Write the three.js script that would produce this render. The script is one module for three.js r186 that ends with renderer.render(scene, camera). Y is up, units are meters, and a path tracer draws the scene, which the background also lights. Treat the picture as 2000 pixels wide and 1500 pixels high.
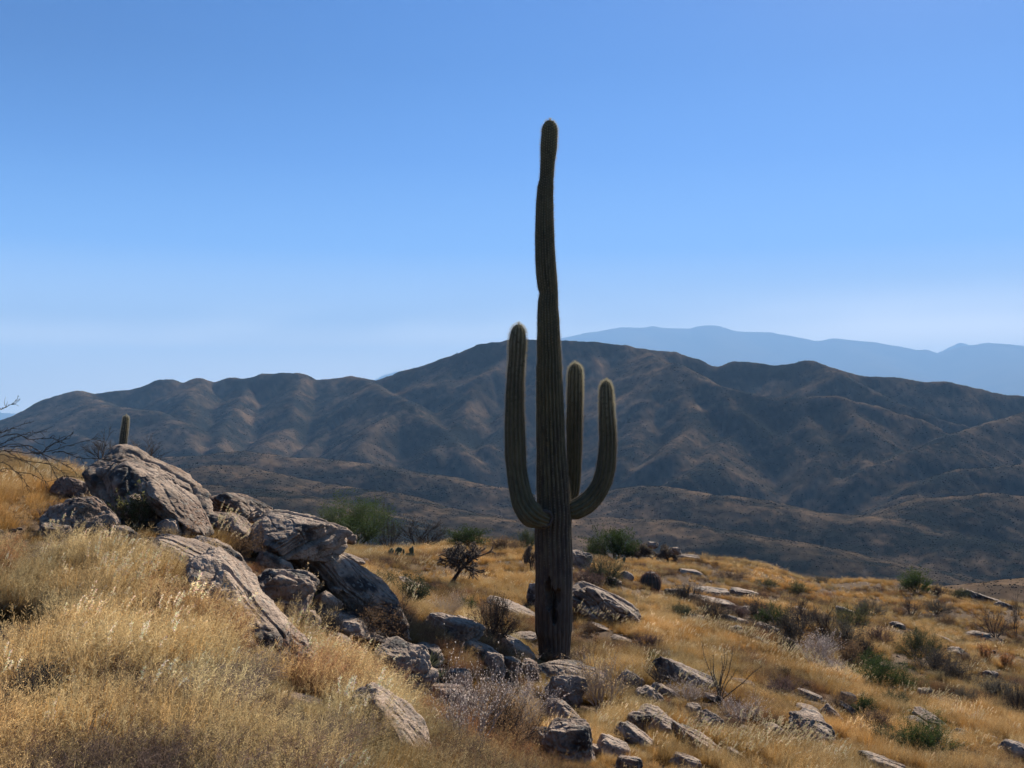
import * as THREE from 'three';
import { mergeVertices } from 'three/addons/utils/BufferGeometryUtils.js';
import { ImprovedNoise } from 'three/addons/math/ImprovedNoise.js';

// ───────────────────────── camera, sky, sun, air ─────────────────────────
const scene = new THREE.Scene();
const F = 1954, PITCH = Math.atan(50 / F);                // focal length in pixels of a 2000 x 1500 frame
const camera = new THREE.PerspectiveCamera(2 * Math.atan(750 / F) * 180 / Math.PI, 4 / 3, 0.1, 90000);
camera.rotation.set(PITCH, 0, 0);                         // the eye is the origin, 1.6 m above the hillside
scene.add(camera);
const renderer = new THREE.WebGLRenderer({ antialias: true });
renderer.toneMapping = THREE.LinearToneMapping;
renderer.toneMappingExposure = 2.6;
renderer.shadowMap.enabled = true;

const RAD = Math.PI / 180, SUN_AZ = 24 * RAD, SUN_EL = 32 * RAD;
const sunDir = new THREE.Vector3(Math.sin(SUN_AZ) * Math.cos(SUN_EL), Math.sin(SUN_EL), -Math.cos(SUN_AZ) * Math.cos(SUN_EL));
const sun = new THREE.DirectionalLight(new THREE.Color().setRGB(1, 0.925, 0.81), 5);
sun.name = 'sun';
sun.position.copy(sunDir).multiplyScalar(200);
sun.castShadow = true;
sun.shadow.radius = 1;
sun.shadow.mapSize.set(4096, 4096);
Object.assign(sun.shadow.camera, { left: -60, right: 60, top: 60, bottom: -60, near: 1, far: 500 });
scene.add(sun, sun.target);

const IN = new ImprovedNoise();
const noise = (x, y, z) => IN.noise(x + 117.3, y + 71.9, z + 43.7);
function fbm(x, y, z, oct = 4) {
  let s = 0, a = 0.5, f = 1;
  for (let i = 0; i < oct; i++) { s += a * noise(x * f, y * f, z * f + i * 17.1); a *= 0.5; f *= 2.03; }
  return s;
}
const clamp = (x, a = 0, b = 1) => Math.min(b, Math.max(a, x));
const lerp = (a, b, t) => a + (b - a) * t;
const smooth = (a, b, x) => { const t = clamp((x - a) / (b - a)); return t * t * (3 - 2 * t); };
const mix3 = (a, b, t) => [lerp(a[0], b[0], t), lerp(a[1], b[1], t), lerp(a[2], b[2], t)];

{ // clear sky: deep blue above, paling to the horizon, a little brighter round the sun, thin cirrus low down
  const W = 1024, H = 512, d = new Float32Array(W * H * 4);
  const stops = [[-2, [4.6, 4.1, 3.4]], [0, [4.6, 4.1, 3.4]], [2.5, [3.2, 3.0, 2.7]], [5, [0.9, 1.12, 1.46]], [9, [0.25, 0.61, 1.34]], [14, [0.112, 0.39, 1.08]],
    [19, [0.058, 0.272, 0.84]], [25, [0.045, 0.212, 0.7]], [40, [0.042, 0.17, 0.55]], [90, [0.03, 0.12, 0.42]]];
  for (let j = 0; j < H; j++) {
    const up = ((j + 0.5) / H - 0.5) * Math.PI, e = up / RAD;
    let k = 0;
    while (k < stops.length - 2 && e > stops[k + 1][0]) k++;
    const c0 = mix3(stops[k][1], stops[k + 1][1], clamp((e - stops[k][0]) / (stops[k + 1][0] - stops[k][0])));
    for (let i = 0; i < W; i++) {
      const a = ((i + 0.5) / W - 0.5) * 2 * Math.PI, x = Math.cos(a) * Math.cos(up), z = Math.sin(a) * Math.cos(up), y = Math.sin(up);
      const cs = x * sunDir.x + y * sunDir.y + z * sunDir.z, glow = Math.pow(clamp(cs), 10) * 0.22 + Math.pow(clamp(cs), 60) * 0.5;
      const off = Math.acos(clamp(cs, -1, 1)) / RAD, deep = smooth(14, 58, off) * smooth(3, 20, e);   // deeper blue away from the sun
      let c = [(c0[0] + glow * 0.25) * (1 - 0.9 * deep), (c0[1] + glow * 0.22) * (1 - 0.56 * deep), (c0[2] + glow * 0.2) * (1 - 0.44 * deep)];
      const daz = Math.atan2(x, -z) / RAD - 24, low = Math.exp(-((daz / 15) ** 2)) * smooth(7.5, 1.5, e) * smooth(-3, 0, e);   // the pale aureole of haze on the horizon under the sun
      c = [c[0] + 2.6 * low, c[1] + 2.1 * low, c[2] + 1.5 * low];
      // cirrus: flat veils that lie low, stretched along the horizon
      const s = fbm(x * 2.6 + 4, y * 16 - x * 1.5, z * 2.6, 4) * 1.7 + 0.2, veil = smooth(0.0, 0.6, s) * smooth(6.4, 2.6, e) * smooth(-3, 0.5, e);
      c = mix3(c, [3.4, 3.2, 2.9], veil * 0.55);
      const o = (j * W + i) * 4;
      d[o] = c[0] / 2.6; d[o + 1] = c[1] / 2.6; d[o + 2] = c[2] / 2.6; d[o + 3] = 1;
    }
  }
  const t = new THREE.DataTexture(d, W, H, THREE.RGBAFormat, THREE.FloatType);
  t.mapping = THREE.EquirectangularReflectionMapping; t.magFilter = THREE.LinearFilter; t.minFilter = THREE.LinearFilter; t.needsUpdate = true;
  scene.background = t; scene.environment = t;
}
scene.fog = new THREE.FogExp2(new THREE.Color().setRGB(0.325, 0.60, 1.0), 7.8e-5);

// ───────────────────────── helpers ─────────────────────────
function rng(seed) { let s = seed * 7919 + 13 | 0; return () => { s = (s + 0x6d2b79f5) | 0; let t = Math.imul(s ^ (s >>> 15), 1 | s); t = (t + Math.imul(t ^ (t >>> 7), 61 | t)) ^ t; return ((t ^ (t >>> 14)) >>> 0) / 4294967296; }; }
const V = (x, y, z) => new THREE.Vector3(x, y, z);
const cP = Math.cos(PITCH), sP = Math.sin(PITCH);
function at(px, py, d) { // the point seen at that pixel of the photograph, d metres ahead
  const x = (px - 1000) / F * d, v = (750 - py) / F * d;
  return V(x, v * cP + d * sP, -(d * cP - v * sP));
}
const used = {};
function numbered(n) { const k = used[n] = (used[n] ?? -1) + 1; return k ? n + '_' + String(k).padStart(3, '0') : n; }
function tag(o, label, category, group, kind) {
  o.userData = {};
  if (label) o.userData.label = label;
  if (category) o.userData.category = category;
  if (group) o.userData.group = group;
  if (kind) o.userData.kind = kind;
  return o;
}
function thing(name, label, category, pos, group) {
  const g = new THREE.Group(); g.name = numbered(name); scene.add(g); if (pos) g.position.copy(pos);
  return tag(g, label, category, group);
}
function mesh(name, geo, mat, parent = scene) {
  const m = new THREE.Mesh(geo, mat); m.name = parent === scene ? numbered(name) : name; m.castShadow = m.receiveShadow = true; parent.add(m); return m;
}
class MB { // collects triangles with vertex colours
  constructor() { this.p = []; this.c = []; this.i = []; }
  get n() { return this.p.length / 3; }
  v(x, y, z, c) { this.p.push(x, y, z); this.c.push(c[0], c[1], c[2]); return this.n - 1; }
  tri(a, b, c) { this.i.push(a, b, c); }
  tube(pts, rad, sides, c0, c1 = c0, cap = true) {
    const n = pts.length, t = V(), a = V(), b = V(), up = V(0.31, 0.2, 0.93).normalize();
    let prev = -1;
    for (let k = 0; k < n; k++) {
      t.subVectors(pts[Math.min(k + 1, n - 1)], pts[Math.max(k - 1, 0)]).normalize();
      a.crossVectors(t, up); if (a.lengthSq() < 1e-4) a.set(1, 0, 0); a.normalize(); b.crossVectors(t, a);
      const r = Array.isArray(rad) ? rad[k] : rad * (1 - 0.75 * k / (n - 1)), c = mix3(c0, c1, k / (n - 1)), start = this.n;
      for (let s = 0; s < sides; s++) { const q = s / sides * 2 * Math.PI, cc = Math.cos(q) * r, ss = Math.sin(q) * r; this.v(pts[k].x + a.x * cc + b.x * ss, pts[k].y + a.y * cc + b.y * ss, pts[k].z + a.z * cc + b.z * ss, c); }
      if (prev >= 0) for (let s = 0; s < sides; s++) { const s2 = (s + 1) % sides; this.tri(prev + s, start + s, prev + s2); this.tri(prev + s2, start + s, start + s2); }
      prev = start;
    }
    if (cap) { const c = this.v(pts[n - 1].x + t.x * 1e-4, pts[n - 1].y + t.y * 1e-4, pts[n - 1].z + t.z * 1e-4, c1); for (let s = 0; s < sides; s++) this.tri(prev + s, c, prev + (s + 1) % sides); }
  }
  blade(pts, w, side, c0, c1) { // a strip that narrows to a tip
    let l = -1, r = -1;
    for (let k = 0; k < pts.length; k++) {
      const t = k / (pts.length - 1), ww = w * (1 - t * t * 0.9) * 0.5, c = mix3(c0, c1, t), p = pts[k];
      if (k === pts.length - 1) { const m = this.v(p.x, p.y, p.z, c); this.tri(l, r, m); break; }
      const nl = this.v(p.x - side.x * ww, p.y - side.y * ww, p.z - side.z * ww, c), nr = this.v(p.x + side.x * ww, p.y + side.y * ww, p.z + side.z * ww, c);
      if (l >= 0) { this.tri(l, r, nl); this.tri(nl, r, nr); }
      l = nl; r = nr;
    }
  }
  leaf(p, dir, side, len, w, c) { // a small two-triangle leaf
    const a = this.v(p.x, p.y, p.z, c), m1 = this.v(p.x + dir.x * len * 0.5 - side.x * w * 0.5, p.y + dir.y * len * 0.5 - side.y * w * 0.5, p.z + dir.z * len * 0.5 - side.z * w * 0.5, c);
    const m2 = this.v(p.x + dir.x * len * 0.5 + side.x * w * 0.5, p.y + dir.y * len * 0.5 + side.y * w * 0.5, p.z + dir.z * len * 0.5 + side.z * w * 0.5, c), b = this.v(p.x + dir.x * len, p.y + dir.y * len, p.z + dir.z * len, c);
    this.tri(a, m2, m1); this.tri(m1, m2, b);
  }
  geo() {
    const g = new THREE.BufferGeometry();
    g.setAttribute('position', new THREE.Float32BufferAttribute(this.p, 3)); g.setAttribute('color', new THREE.Float32BufferAttribute(this.c, 3)); g.setIndex(this.i); g.computeVertexNormals();
    return g;
  }
}
const rv = (R) => { const z = R() * 2 - 1, a = R() * 6.2832, s = Math.sqrt(1 - z * z); return V(s * Math.cos(a), z, s * Math.sin(a)); };

// grain textures: fine relief of stone, bark and soil
function grain(size, fn) {
  const d = new Uint8Array(size * size * 4);
  for (let y = 0; y < size; y++) for (let x = 0; x < size; x++) { const v = clamp(fn(x / size, y / size)) * 255, o = (y * size + x) * 4; d[o] = d[o + 1] = d[o + 2] = v; d[o + 3] = 255; }
  const t = new THREE.DataTexture(d, size, size); t.wrapS = t.wrapT = THREE.RepeatWrapping; t.magFilter = THREE.LinearFilter; t.minFilter = THREE.LinearMipmapLinearFilter; t.generateMipmaps = true; t.needsUpdate = true; return t;
}
const torus = (u, v, f, oct) => fbm(Math.cos(u * 6.2832) * f + v * 0, Math.sin(u * 6.2832) * f, Math.cos(v * 6.2832) * f, oct) + 0.7 * fbm(Math.sin(v * 6.2832) * f + 9, Math.cos(u * 6.2832) * f, Math.sin(u * 6.2832) * f, oct);
const stoneBump = grain(512, (u, v) => 0.5 + 0.55 * torus(u, v, 5, 5) + 0.25 * torus(u, v, 22, 3));
const soilBump = grain(256, (u, v) => 0.5 + 0.6 * torus(u, v, 9, 4));

const M = {
  rock: new THREE.MeshPhysicalMaterial({ name: 'gneiss', vertexColors: true, roughness: 0.9, specularIntensity: 0.5, bumpMap: stoneBump, bumpScale: 0.016 }),
  soil: new THREE.MeshPhysicalMaterial({ name: 'soil', vertexColors: true, roughness: 1, specularIntensity: 0.1, bumpMap: soilBump, bumpScale: 0.02 }),
  far: new THREE.MeshPhysicalMaterial({ name: 'mountain', vertexColors: true, roughness: 1, specularIntensity: 0 }),
  grass: new THREE.MeshPhysicalMaterial({ name: 'dry_grass', vertexColors: true, roughness: 0.95, transmission: 0.55, thickness: 0, side: THREE.DoubleSide, specularIntensity: 0.1 }),
  leaf: new THREE.MeshPhysicalMaterial({ name: 'foliage', vertexColors: true, roughness: 0.95, transmission: 0.45, thickness: 0, side: THREE.DoubleSide, specularIntensity: 0.1 }),
  twig: new THREE.MeshPhysicalMaterial({ name: 'twig', vertexColors: true, roughness: 0.95, specularIntensity: 0.2 }),
  cactus: new THREE.MeshStandardMaterial({ name: 'cactus_skin', vertexColors: true, roughness: 0.8 }),
  spine: new THREE.MeshPhysicalMaterial({ name: 'spine', vertexColors: true, roughness: 0.9, transmission: 0.4, thickness: 0, side: THREE.DoubleSide, specularIntensity: 0.4 }),
};

// ───────────────────────── the near hillside ─────────────────────────
const CTRL = [ // pixel x, pixel y, metres ahead
  [0, 1500, 3.9], [300, 1500, 3.9], [600, 1500, 4.3], [760, 1500, 4.9], [880, 1500, 6.6], [1000, 1500, 7.6], [1300, 1500, 8.8], [1600, 1500, 9.8], [2000, 1500, 11.4],
  [0, 1260, 5.6], [200, 1250, 5.5], [400, 1250, 5.7], [530, 1290, 5.9], [620, 1380, 5.6], [740, 1420, 5.5],
  [0, 1060, 8], [200, 1080, 7.6], [300, 1090, 7.4], [430, 1150, 7.0], [0, 935, 11.5], [80, 925, 12.5], [140, 985, 10.5], [300, 1030, 9.8], [420, 1045, 9.8],
  [480, 1110, 9.2], [560, 1130, 10], [640, 1230, 9.4], [700, 1320, 8.8], [830, 1400, 8.3], [700, 1190, 10.6], [800, 1225, 12], [900, 1255, 12.5],
  [700, 1075, 34], [800, 1140, 22], [900, 1070, 42], [900, 1150, 22], [900, 1205, 16.5], [1000, 1240, 15.6], [1080, 1300, 14.7], [1050, 1085, 43], [1180, 1215, 19], [1300, 1092, 46], [1300, 1150, 29],
  [1400, 1215, 22], [1400, 1300, 15.8], [1400, 1400, 12], [1250, 1330, 13.6], [1150, 1420, 10.6], [1000, 1370, 11], [1500, 1106, 46], [1600, 1150, 42], [1600, 1200, 30], [1600, 1300, 18.5], [1600, 1400, 13.4], [1750, 1140, 46],
  [1800, 1250, 26], [1800, 1350, 17.5], [1900, 1180, 44], [2000, 1200, 44], [2000, 1300, 25], [2000, 1400, 16.5], [240, 1000, 26], [500, 1070, 24],
];
const ctrl3 = CTRL.map(([a, b, d]) => at(a, b, d));
for (const p of [[0, -1.6, 0], [-2.5, -0.9, 0], [3, -2.3, 0], [-12, 0.2, -6], [-9, 0.3, 2], [10, -4.4, -1], [0, -1.3, 10], [-30, 1, 0], [30, -9, 0], [0, -1.5, 60], [-80, 0, 0], [80, -22, 0], [-16, -0.4, -14], [-26, -4.5, -30], [-40, -9, -45],
  [-24, -9, -52], [-8, -12, -62], [6, -13.5, -66], [22, -16.5, -68], [40, -19, -70], [34, -14, -45], [-60, -40, -120], [0, -46, -140], [60, -52, -140], [-180, -120, -320], [0, -130, -330], [180, -140, -330], [-200, -190, -520], [0, -190, -540], [220, -190, -520],
  [-260, -40, 0], [260, -80, 0], [0, -20, 260], [-400, -120, -100], [400, -150, -100]]) ctrl3.push(V(...p));
const warp = (x) => Math.asinh(x / 5);
const TPS = (() => { // thin-plate spline through the control points, in compressed plan coordinates
  const n = ctrl3.length, N = n + 3, A = [], X = ctrl3.map((p) => [warp(p.x), warp(p.z)]);
  const U = (r2) => (r2 < 1e-12 ? 0 : 0.5 * r2 * Math.log(r2));
  for (let i = 0; i < N; i++) A.push(new Float64Array(N + 1));
  for (let i = 0; i < n; i++) {
    for (let j = 0; j < n; j++) A[i][j] = U((X[i][0] - X[j][0]) ** 2 + (X[i][1] - X[j][1]) ** 2);
    A[i][i] += 0.0025;
    A[i][n] = A[n][i] = 1; A[i][n + 1] = A[n + 1][i] = X[i][0]; A[i][n + 2] = A[n + 2][i] = X[i][1];
    A[i][N] = ctrl3[i].y;
  }
  for (let c = 0; c < N; c++) {
    let b = c; for (let r = c + 1; r < N; r++) if (Math.abs(A[r][c]) > Math.abs(A[b][c])) b = r;
    [A[c], A[b]] = [A[b], A[c]];
    for (let r = 0; r < N; r++) if (r !== c) { const f = A[r][c] / A[c][c]; if (f) for (let k = c; k <= N; k++) A[r][k] -= f * A[c][k]; }
  }
  const w = A.map((row, i) => row[N] / row[i]);
  return (x, z) => { const a = warp(x), b = warp(z); let s = w[n] + w[n + 1] * a + w[n + 2] * b; for (let i = 0; i < n; i++) s += w[i] * U((a - X[i][0]) ** 2 + (b - X[i][1]) ** 2); return s; };
})();
function H(x, z) {
  const r = Math.hypot(x, z), amp = 0.05 + 0.16 * smooth(8, 40, r) + 3 * smooth(60, 300, r);
  return TPS(x, z) + amp * fbm(x * 0.55, 0, z * 0.55, 3) + 0.05 * noise(x * 2.1, 3, z * 2.1) * smooth(2, 6, r);
}
function ground(px, py, dflt = 30) { // where the ray through a pixel meets the hillside
  let d0 = 2, d = 2;
  for (let k = 0; k < 400; k++) {
    const p = at(px, py, d);
    if (p.y < H(p.x, p.z)) { for (let j = 0; j < 14; j++) { const m = (d0 + d) / 2, q = at(px, py, m); if (q.y < H(q.x, q.z)) d = m; else d0 = m; } const q = at(px, py, d); q.d = d; return q; }
    d0 = d; d *= 1.013;
    if (d > 75) break;
  }
  const q = at(px, py, dflt); q.y = H(q.x, q.z); q.d = dflt; q.miss = true; return q;
}
{
  const rs = [], ths = [], NR = 300;
  for (let k = 0; k <= NR; k++) rs.push(0.9 * Math.exp(Math.log(560 / 0.9) * k / NR));
  for (let a = -36; a <= 36; a += 0.15) ths.push(a * RAD);
  for (let a = 40; a < 322; a += 4) ths.push(a * RAD);
  const p = [], c = [], uv = [], idx = [], nt = ths.length;
  const push = (x, z) => {
    const y = H(x, z), r = Math.hypot(x, z), s = fbm(x * 0.5, 7, z * 0.5, 4), f = fbm(x * 6, 2, z * 6, 3), g = noise(x * 23, 1, z * 23);
    let k = mix3([0.07, 0.045, 0.027], [0.125, 0.083, 0.05], clamp(0.5 + s * 1.6 + f * 0.8 + g * 0.25));
    if (r > 70) k = mix3(k, mix3([0.045, 0.04, 0.022], [0.12, 0.084, 0.045], clamp(0.5 + fbm(x * 0.06, 1, z * 0.06, 4) * 2)), smooth(70, 140, r));
    p.push(x, y, z); c.push(...k); uv.push(x * 0.9, z * 0.9);
  };
  push(0, 0);
  for (const r of rs) for (const t of ths) push(Math.sin(t) * r, -Math.cos(t) * r);
  for (let t = 0; t < nt; t++) idx.push(0, 1 + (t + 1) % nt, 1 + t);
  for (let k = 0; k < NR; k++) for (let t = 0; t < nt; t++) { const a = 1 + k * nt + t, b = 1 + k * nt + (t + 1) % nt; idx.push(a, b, a + nt, b, b + nt, a + nt); }
  const g = new THREE.BufferGeometry();
  g.setAttribute('position', new THREE.Float32BufferAttribute(p, 3)); g.setAttribute('color', new THREE.Float32BufferAttribute(c, 3)); g.setAttribute('uv', new THREE.Float32BufferAttribute(uv, 2)); g.setIndex(idx); g.computeVertexNormals();
  tag(mesh('ground', g, M.soil), 'brown soil of the foreground hillside under the dry grass', null, null, 'structure');
}

// ───────────────────────── mountains: ridges with flanks falling away ─────────────────────────
function ridgeField(ridges, scale = 1) { // each ridge: { pts: [[px, py, d]...], s: flank slope, r: crest rounding }
  const segs = [];
  ridges.forEach((R, ri) => {
    let len = 0; const P = R.pts.map(([x, y, d]) => at(x, y, d * scale));
    for (let k = 0; k + 1 < P.length; k++) { const a = P[k], b = P[k + 1], L = Math.hypot(b.x - a.x, b.z - a.z); segs.push({ ri, a, b, L, t0: len, s: R.s, r: R.r, g: R.g ?? 1 }); len += L; }
  });
  return (x, z, floor, k, amp, wl) => {
    const best = new Map();
    for (const s of segs) {
      const dx = s.b.x - s.a.x, dz = s.b.z - s.a.z, t = clamp(((x - s.a.x) * dx + (z - s.a.z) * dz) / (s.L * s.L)), qx = x - s.a.x - dx * t, qz = z - s.a.z - dz * t, d = Math.hypot(qx, qz);
      const y0 = lerp(s.a.y, s.b.y, t), y = y0 - s.s * (Math.sqrt(d * d + s.r * s.r) - s.r), side = qx * dz - qz * dx > 0 ? 0 : 31.7;
      const o = best.get(s.ri); if (!o || y > o.y) best.set(s.ri, { y, d, t: s.t0 + t * s.L, side, s });
    }
    let h = floor;
    for (const o of best.values()) {
      const w = smooth(0, wl * 1.1, o.d), q = o.t / wl + 0.5 * noise(o.d / wl * 0.7, o.side + o.s.ri * 5.1, o.t / wl * 0.6);
      const y = o.y - amp * o.s.g * w * Math.abs(noise(q, o.side + o.s.ri * 3.3, o.d / wl * 0.25)) * 2.4;
      const m = Math.max(h, y), e = Math.max(k - Math.abs(h - y), 0) / k; h = m + e * e * k * 0.22;
    }
    return h;
  };
}
const MID = [
  { s: 0.6, r: 16, g: 1, pts: [[-420, 905, 3700], [-200, 868, 3600], [-60, 838, 3600], [0, 822, 3600], [60, 800, 3550], [100, 778, 3500], [150, 763, 3500], [185, 768, 3500], [240, 763, 3500], [250, 761, 3500], [310, 742, 3480], [335, 741, 3470], [358, 748, 3460], [385, 737, 3450], [415, 747, 3440], [450, 738, 3420], [475, 741, 3400], [500, 735, 3390], [520, 729, 3380], [548, 728, 3360], [585, 731, 3340], [608, 740, 3330], [655, 740, 3300], [690, 735, 3280], [715, 738, 3250], [738, 743, 3230], [790, 725, 3200], [850, 706, 3150], [900, 688, 3100], [950, 672, 3060], [1000, 664, 3020], [1040, 662, 3000], [1100, 665, 2980], [1160, 669, 2960], [1220, 674, 2920], [1250, 682, 2890], [1300, 687, 2860], [1350, 700, 2830], [1372, 712, 2800], [1400, 716, 2790], [1430, 707, 2780], [1480, 709, 2760], [1510, 713, 2740], [1560, 708, 2700], [1582, 706, 2690], [1620, 717, 2660], [1680, 732, 2640], [1760, 737, 2600], [1790, 741, 2590], [1815, 746, 2580], [1840, 744, 2570], [1900, 757, 2550], [1960, 771, 2530], [2040, 778, 2500], [2200, 800, 2450], [2450, 830, 2400]] },
  { s: 0.58, r: 11, pts: [[1250, 686, 2880], [1290, 705, 2600], [1320, 712, 2480], [1385, 747, 2330], [1420, 777, 2220], [1470, 825, 2080], [1540, 872, 1930], [1600, 920, 1790], [1690, 985, 1640]] },
  { s: 0.58, r: 11, pts: [[1435, 840, 2120], [1410, 868, 1960], [1380, 900, 1830], [1330, 935, 1730]] },
  { s: 0.58, r: 11, pts: [[1320, 712, 2480], [1340, 770, 2280], [1350, 830, 2080], [1310, 880, 1900]] },
  { s: 0.58, r: 11, pts: [[1582, 706, 2690], [1640, 730, 2500], [1690, 755, 2420], [1740, 785, 2320], [1800, 810, 2250], [1870, 830, 2200]] },
  { s: 0.58, r: 11, pts: [[1385, 747, 2330], [1440, 762, 2260], [1500, 776, 2200], [1560, 778, 2150], [1640, 776, 2100], [1710, 792, 2060], [1780, 815, 2020]] },
  { s: 0.58, r: 10, pts: [[1640, 776, 2100], [1670, 815, 1980], [1700, 850, 1880], [1690, 900, 1780], [1720, 945, 1700]] },
  { s: 0.58, r: 10, pts: [[1560, 778, 2150], [1575, 830, 1990], [1620, 880, 1850]] },
  { s: 0.58, r: 11, pts: [[2250, 790, 2250], [2000, 806, 2080], [1920, 832, 1960], [1850, 852, 1870], [1780, 880, 1790], [1700, 915, 1720]] },
  { s: 0.48, r: 22, pts: [[2200, 880, 1750], [2000, 905, 1680], [1900, 915, 1640], [1830, 935, 1600], [1780, 965, 1560]] },
  { s: 0.4, r: 30, pts: [[2250, 965, 1420], [2000, 968, 1400], [1930, 962, 1380], [1850, 972, 1350], [1760, 1000, 1300], [1690, 1020, 1260]] },
  { s: 0.33, r: 40, pts: [[1120, 965, 1580], [1190, 957, 1540], [1300, 950, 1480], [1400, 966, 1420], [1500, 987, 1360], [1600, 1002, 1310], [1700, 1018, 1260], [1800, 1035, 1210], [1900, 1052, 1160], [2000, 1075, 1110], [2200, 1105, 1050]] },
  { s: 0.3, r: 40, pts: [[1180, 1010, 1180], [1300, 1020, 1130], [1450, 1045, 1080], [1600, 1075, 1010], [1760, 1108, 950]] },
  { s: 0.36, r: 36, pts: [[200, 905, 2050], [340, 892, 2000], [450, 882, 1930], [560, 894, 1850], [700, 906, 1780], [850, 928, 1700], [950, 950, 1620], [1080, 985, 1540]] },
  { s: 0.33, r: 40, pts: [[150, 925, 1560], [330, 914, 1500], [440, 910, 1440], [590, 944, 1360], [750, 966, 1270], [850, 990, 1200], [960, 1020, 1120], [1060, 1050, 1060]] },
  { s: 0.3, r: 40, pts: [[280, 955, 1180], [420, 950, 1120], [560, 975, 1060], [700, 1010, 980], [860, 1050, 900]] },
  { s: 0.58, r: 11, pts: [[690, 737, 3280], [745, 757, 2850], [790, 785, 2620], [820, 815, 2470], [865, 850, 2320], [900, 884, 2180]] },
  { s: 0.58, r: 11, pts: [[790, 785, 2620], [745, 830, 2420], [700, 882, 2230]] },
  { s: 0.58, r: 11, pts: [[585, 733, 3340], [578, 780, 3000], [555, 835, 2720], [510, 875, 2450]] },
  { s: 0.58, r: 11, pts: [[655, 741, 3300], [660, 790, 2950], [640, 840, 2700], [600, 880, 2450]] },
  { s: 0.58, r: 11, pts: [[475, 742, 3400], [465, 790, 3050], [440, 840, 2700], [420, 875, 2450]] },
  { s: 0.58, r: 11, pts: [[385, 739, 3450], [370, 792, 3000], [372, 832, 2740], [360, 872, 2450]] },
  { s: 0.48, r: 24, pts: [[150, 765, 3500], [205, 792, 3050], [300, 803, 2850], [365, 832, 2650]] },
  { s: 0.58, r: 11, pts: [[60, 802, 3550], [100, 835, 3000], [180, 860, 2600], [260, 880, 2300]] },
  { s: 0.58, r: 11, pts: [[870, 699, 3140], [880, 745, 2850], [892, 792, 2650], [930, 830, 2450]] },
  { s: 0.58, r: 11, pts: [[1000, 666, 3020], [965, 720, 2820], [930, 765, 2660], [885, 835, 2400], [835, 885, 2180]] },
  { s: 0.58, r: 11, pts: [[1080, 665, 2990], [1060, 740, 2720], [1000, 810, 2480], [960, 870, 2250]] },
  { s: 0.58, r: 11, pts: [[1160, 670, 2960], [1160, 740, 2700], [1120, 830, 2400], [1080, 890, 2150]] },
  { s: 0.58, r: 11, pts: [[1220, 676, 2920], [1232, 735, 2650], [1220, 810, 2380], [1180, 880, 2120]] },
  { s: 0.58, r: 11, pts: [[1310, 730, 2440], [1270, 780, 2320], [1240, 840, 2150], [1220, 900, 1950]] },
  { s: 0.45, r: 18, pts: [[1790, 1182, 430], [1880, 1158, 440], [1960, 1142, 450], [2060, 1132, 460], [2300, 1120, 470]] },
];
const midField = ridgeField(MID, 0.7);
function Hm(x, z) {
  const r = Math.hypot(x, z);
  const wx = x + 18 * noise(x / 150, 5, z / 150) * smooth(420, 1050, r), wz = z + 18 * noise(x / 150, 9, z / 150) * smooth(420, 1050, r);
  const floor = -168 + 16 * fbm(x / 300, 2, z / 300, 3);
  return midField(wx, wz, floor, 9, 4.5 * smooth(350, 1300, r) + 1.5, 90) + 6 * fbm(x / 64, 0, z / 64, 4) * smooth(300, 850, r) + 2.4 * fbm(x / 15, 3, z / 15, 3);
}
function polarPatch(fn, r0, r1, nr, t1, nt, color) {
  const p = [], c = [], idx = [];
  for (let k = 0; k <= nr; k++) for (let j = 0; j <= nt; j++) { const r = r0 * Math.pow(r1 / r0, k / nr), x = r * t1 * (j / nt * 2 - 1), z = -r, y = fn(x, z); p.push(x, y, z); c.push(...color(x, y, z)); }
  for (let k = 0; k < nr; k++) for (let j = 0; j < nt; j++) { const a = k * (nt + 1) + j, b = a + nt + 1; idx.push(a, a + 1, b, a + 1, b + 1, b); }
  const g = new THREE.BufferGeometry();
  g.setAttribute('position', new THREE.Float32BufferAttribute(p, 3)); g.setAttribute('color', new THREE.Float32BufferAttribute(c, 3)); g.setIndex(idx); g.computeVertexNormals();
  return g;
}
function cover(x, z) { // how thick the scrub stands on the hills: patches of brush and open grass
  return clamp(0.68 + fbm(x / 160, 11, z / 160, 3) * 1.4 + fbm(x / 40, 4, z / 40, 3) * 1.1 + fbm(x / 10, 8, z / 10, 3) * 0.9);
}
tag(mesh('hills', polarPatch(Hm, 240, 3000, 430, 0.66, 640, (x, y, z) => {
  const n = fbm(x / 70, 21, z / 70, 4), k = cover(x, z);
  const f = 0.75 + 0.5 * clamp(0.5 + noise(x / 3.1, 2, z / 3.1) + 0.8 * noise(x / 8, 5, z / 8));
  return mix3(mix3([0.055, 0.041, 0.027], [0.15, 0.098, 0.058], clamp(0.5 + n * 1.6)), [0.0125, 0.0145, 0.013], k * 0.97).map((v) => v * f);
}), M.far), 'brown ridge of desert mountains with gullies and spurs across the valley', null, null, 'structure');

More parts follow.
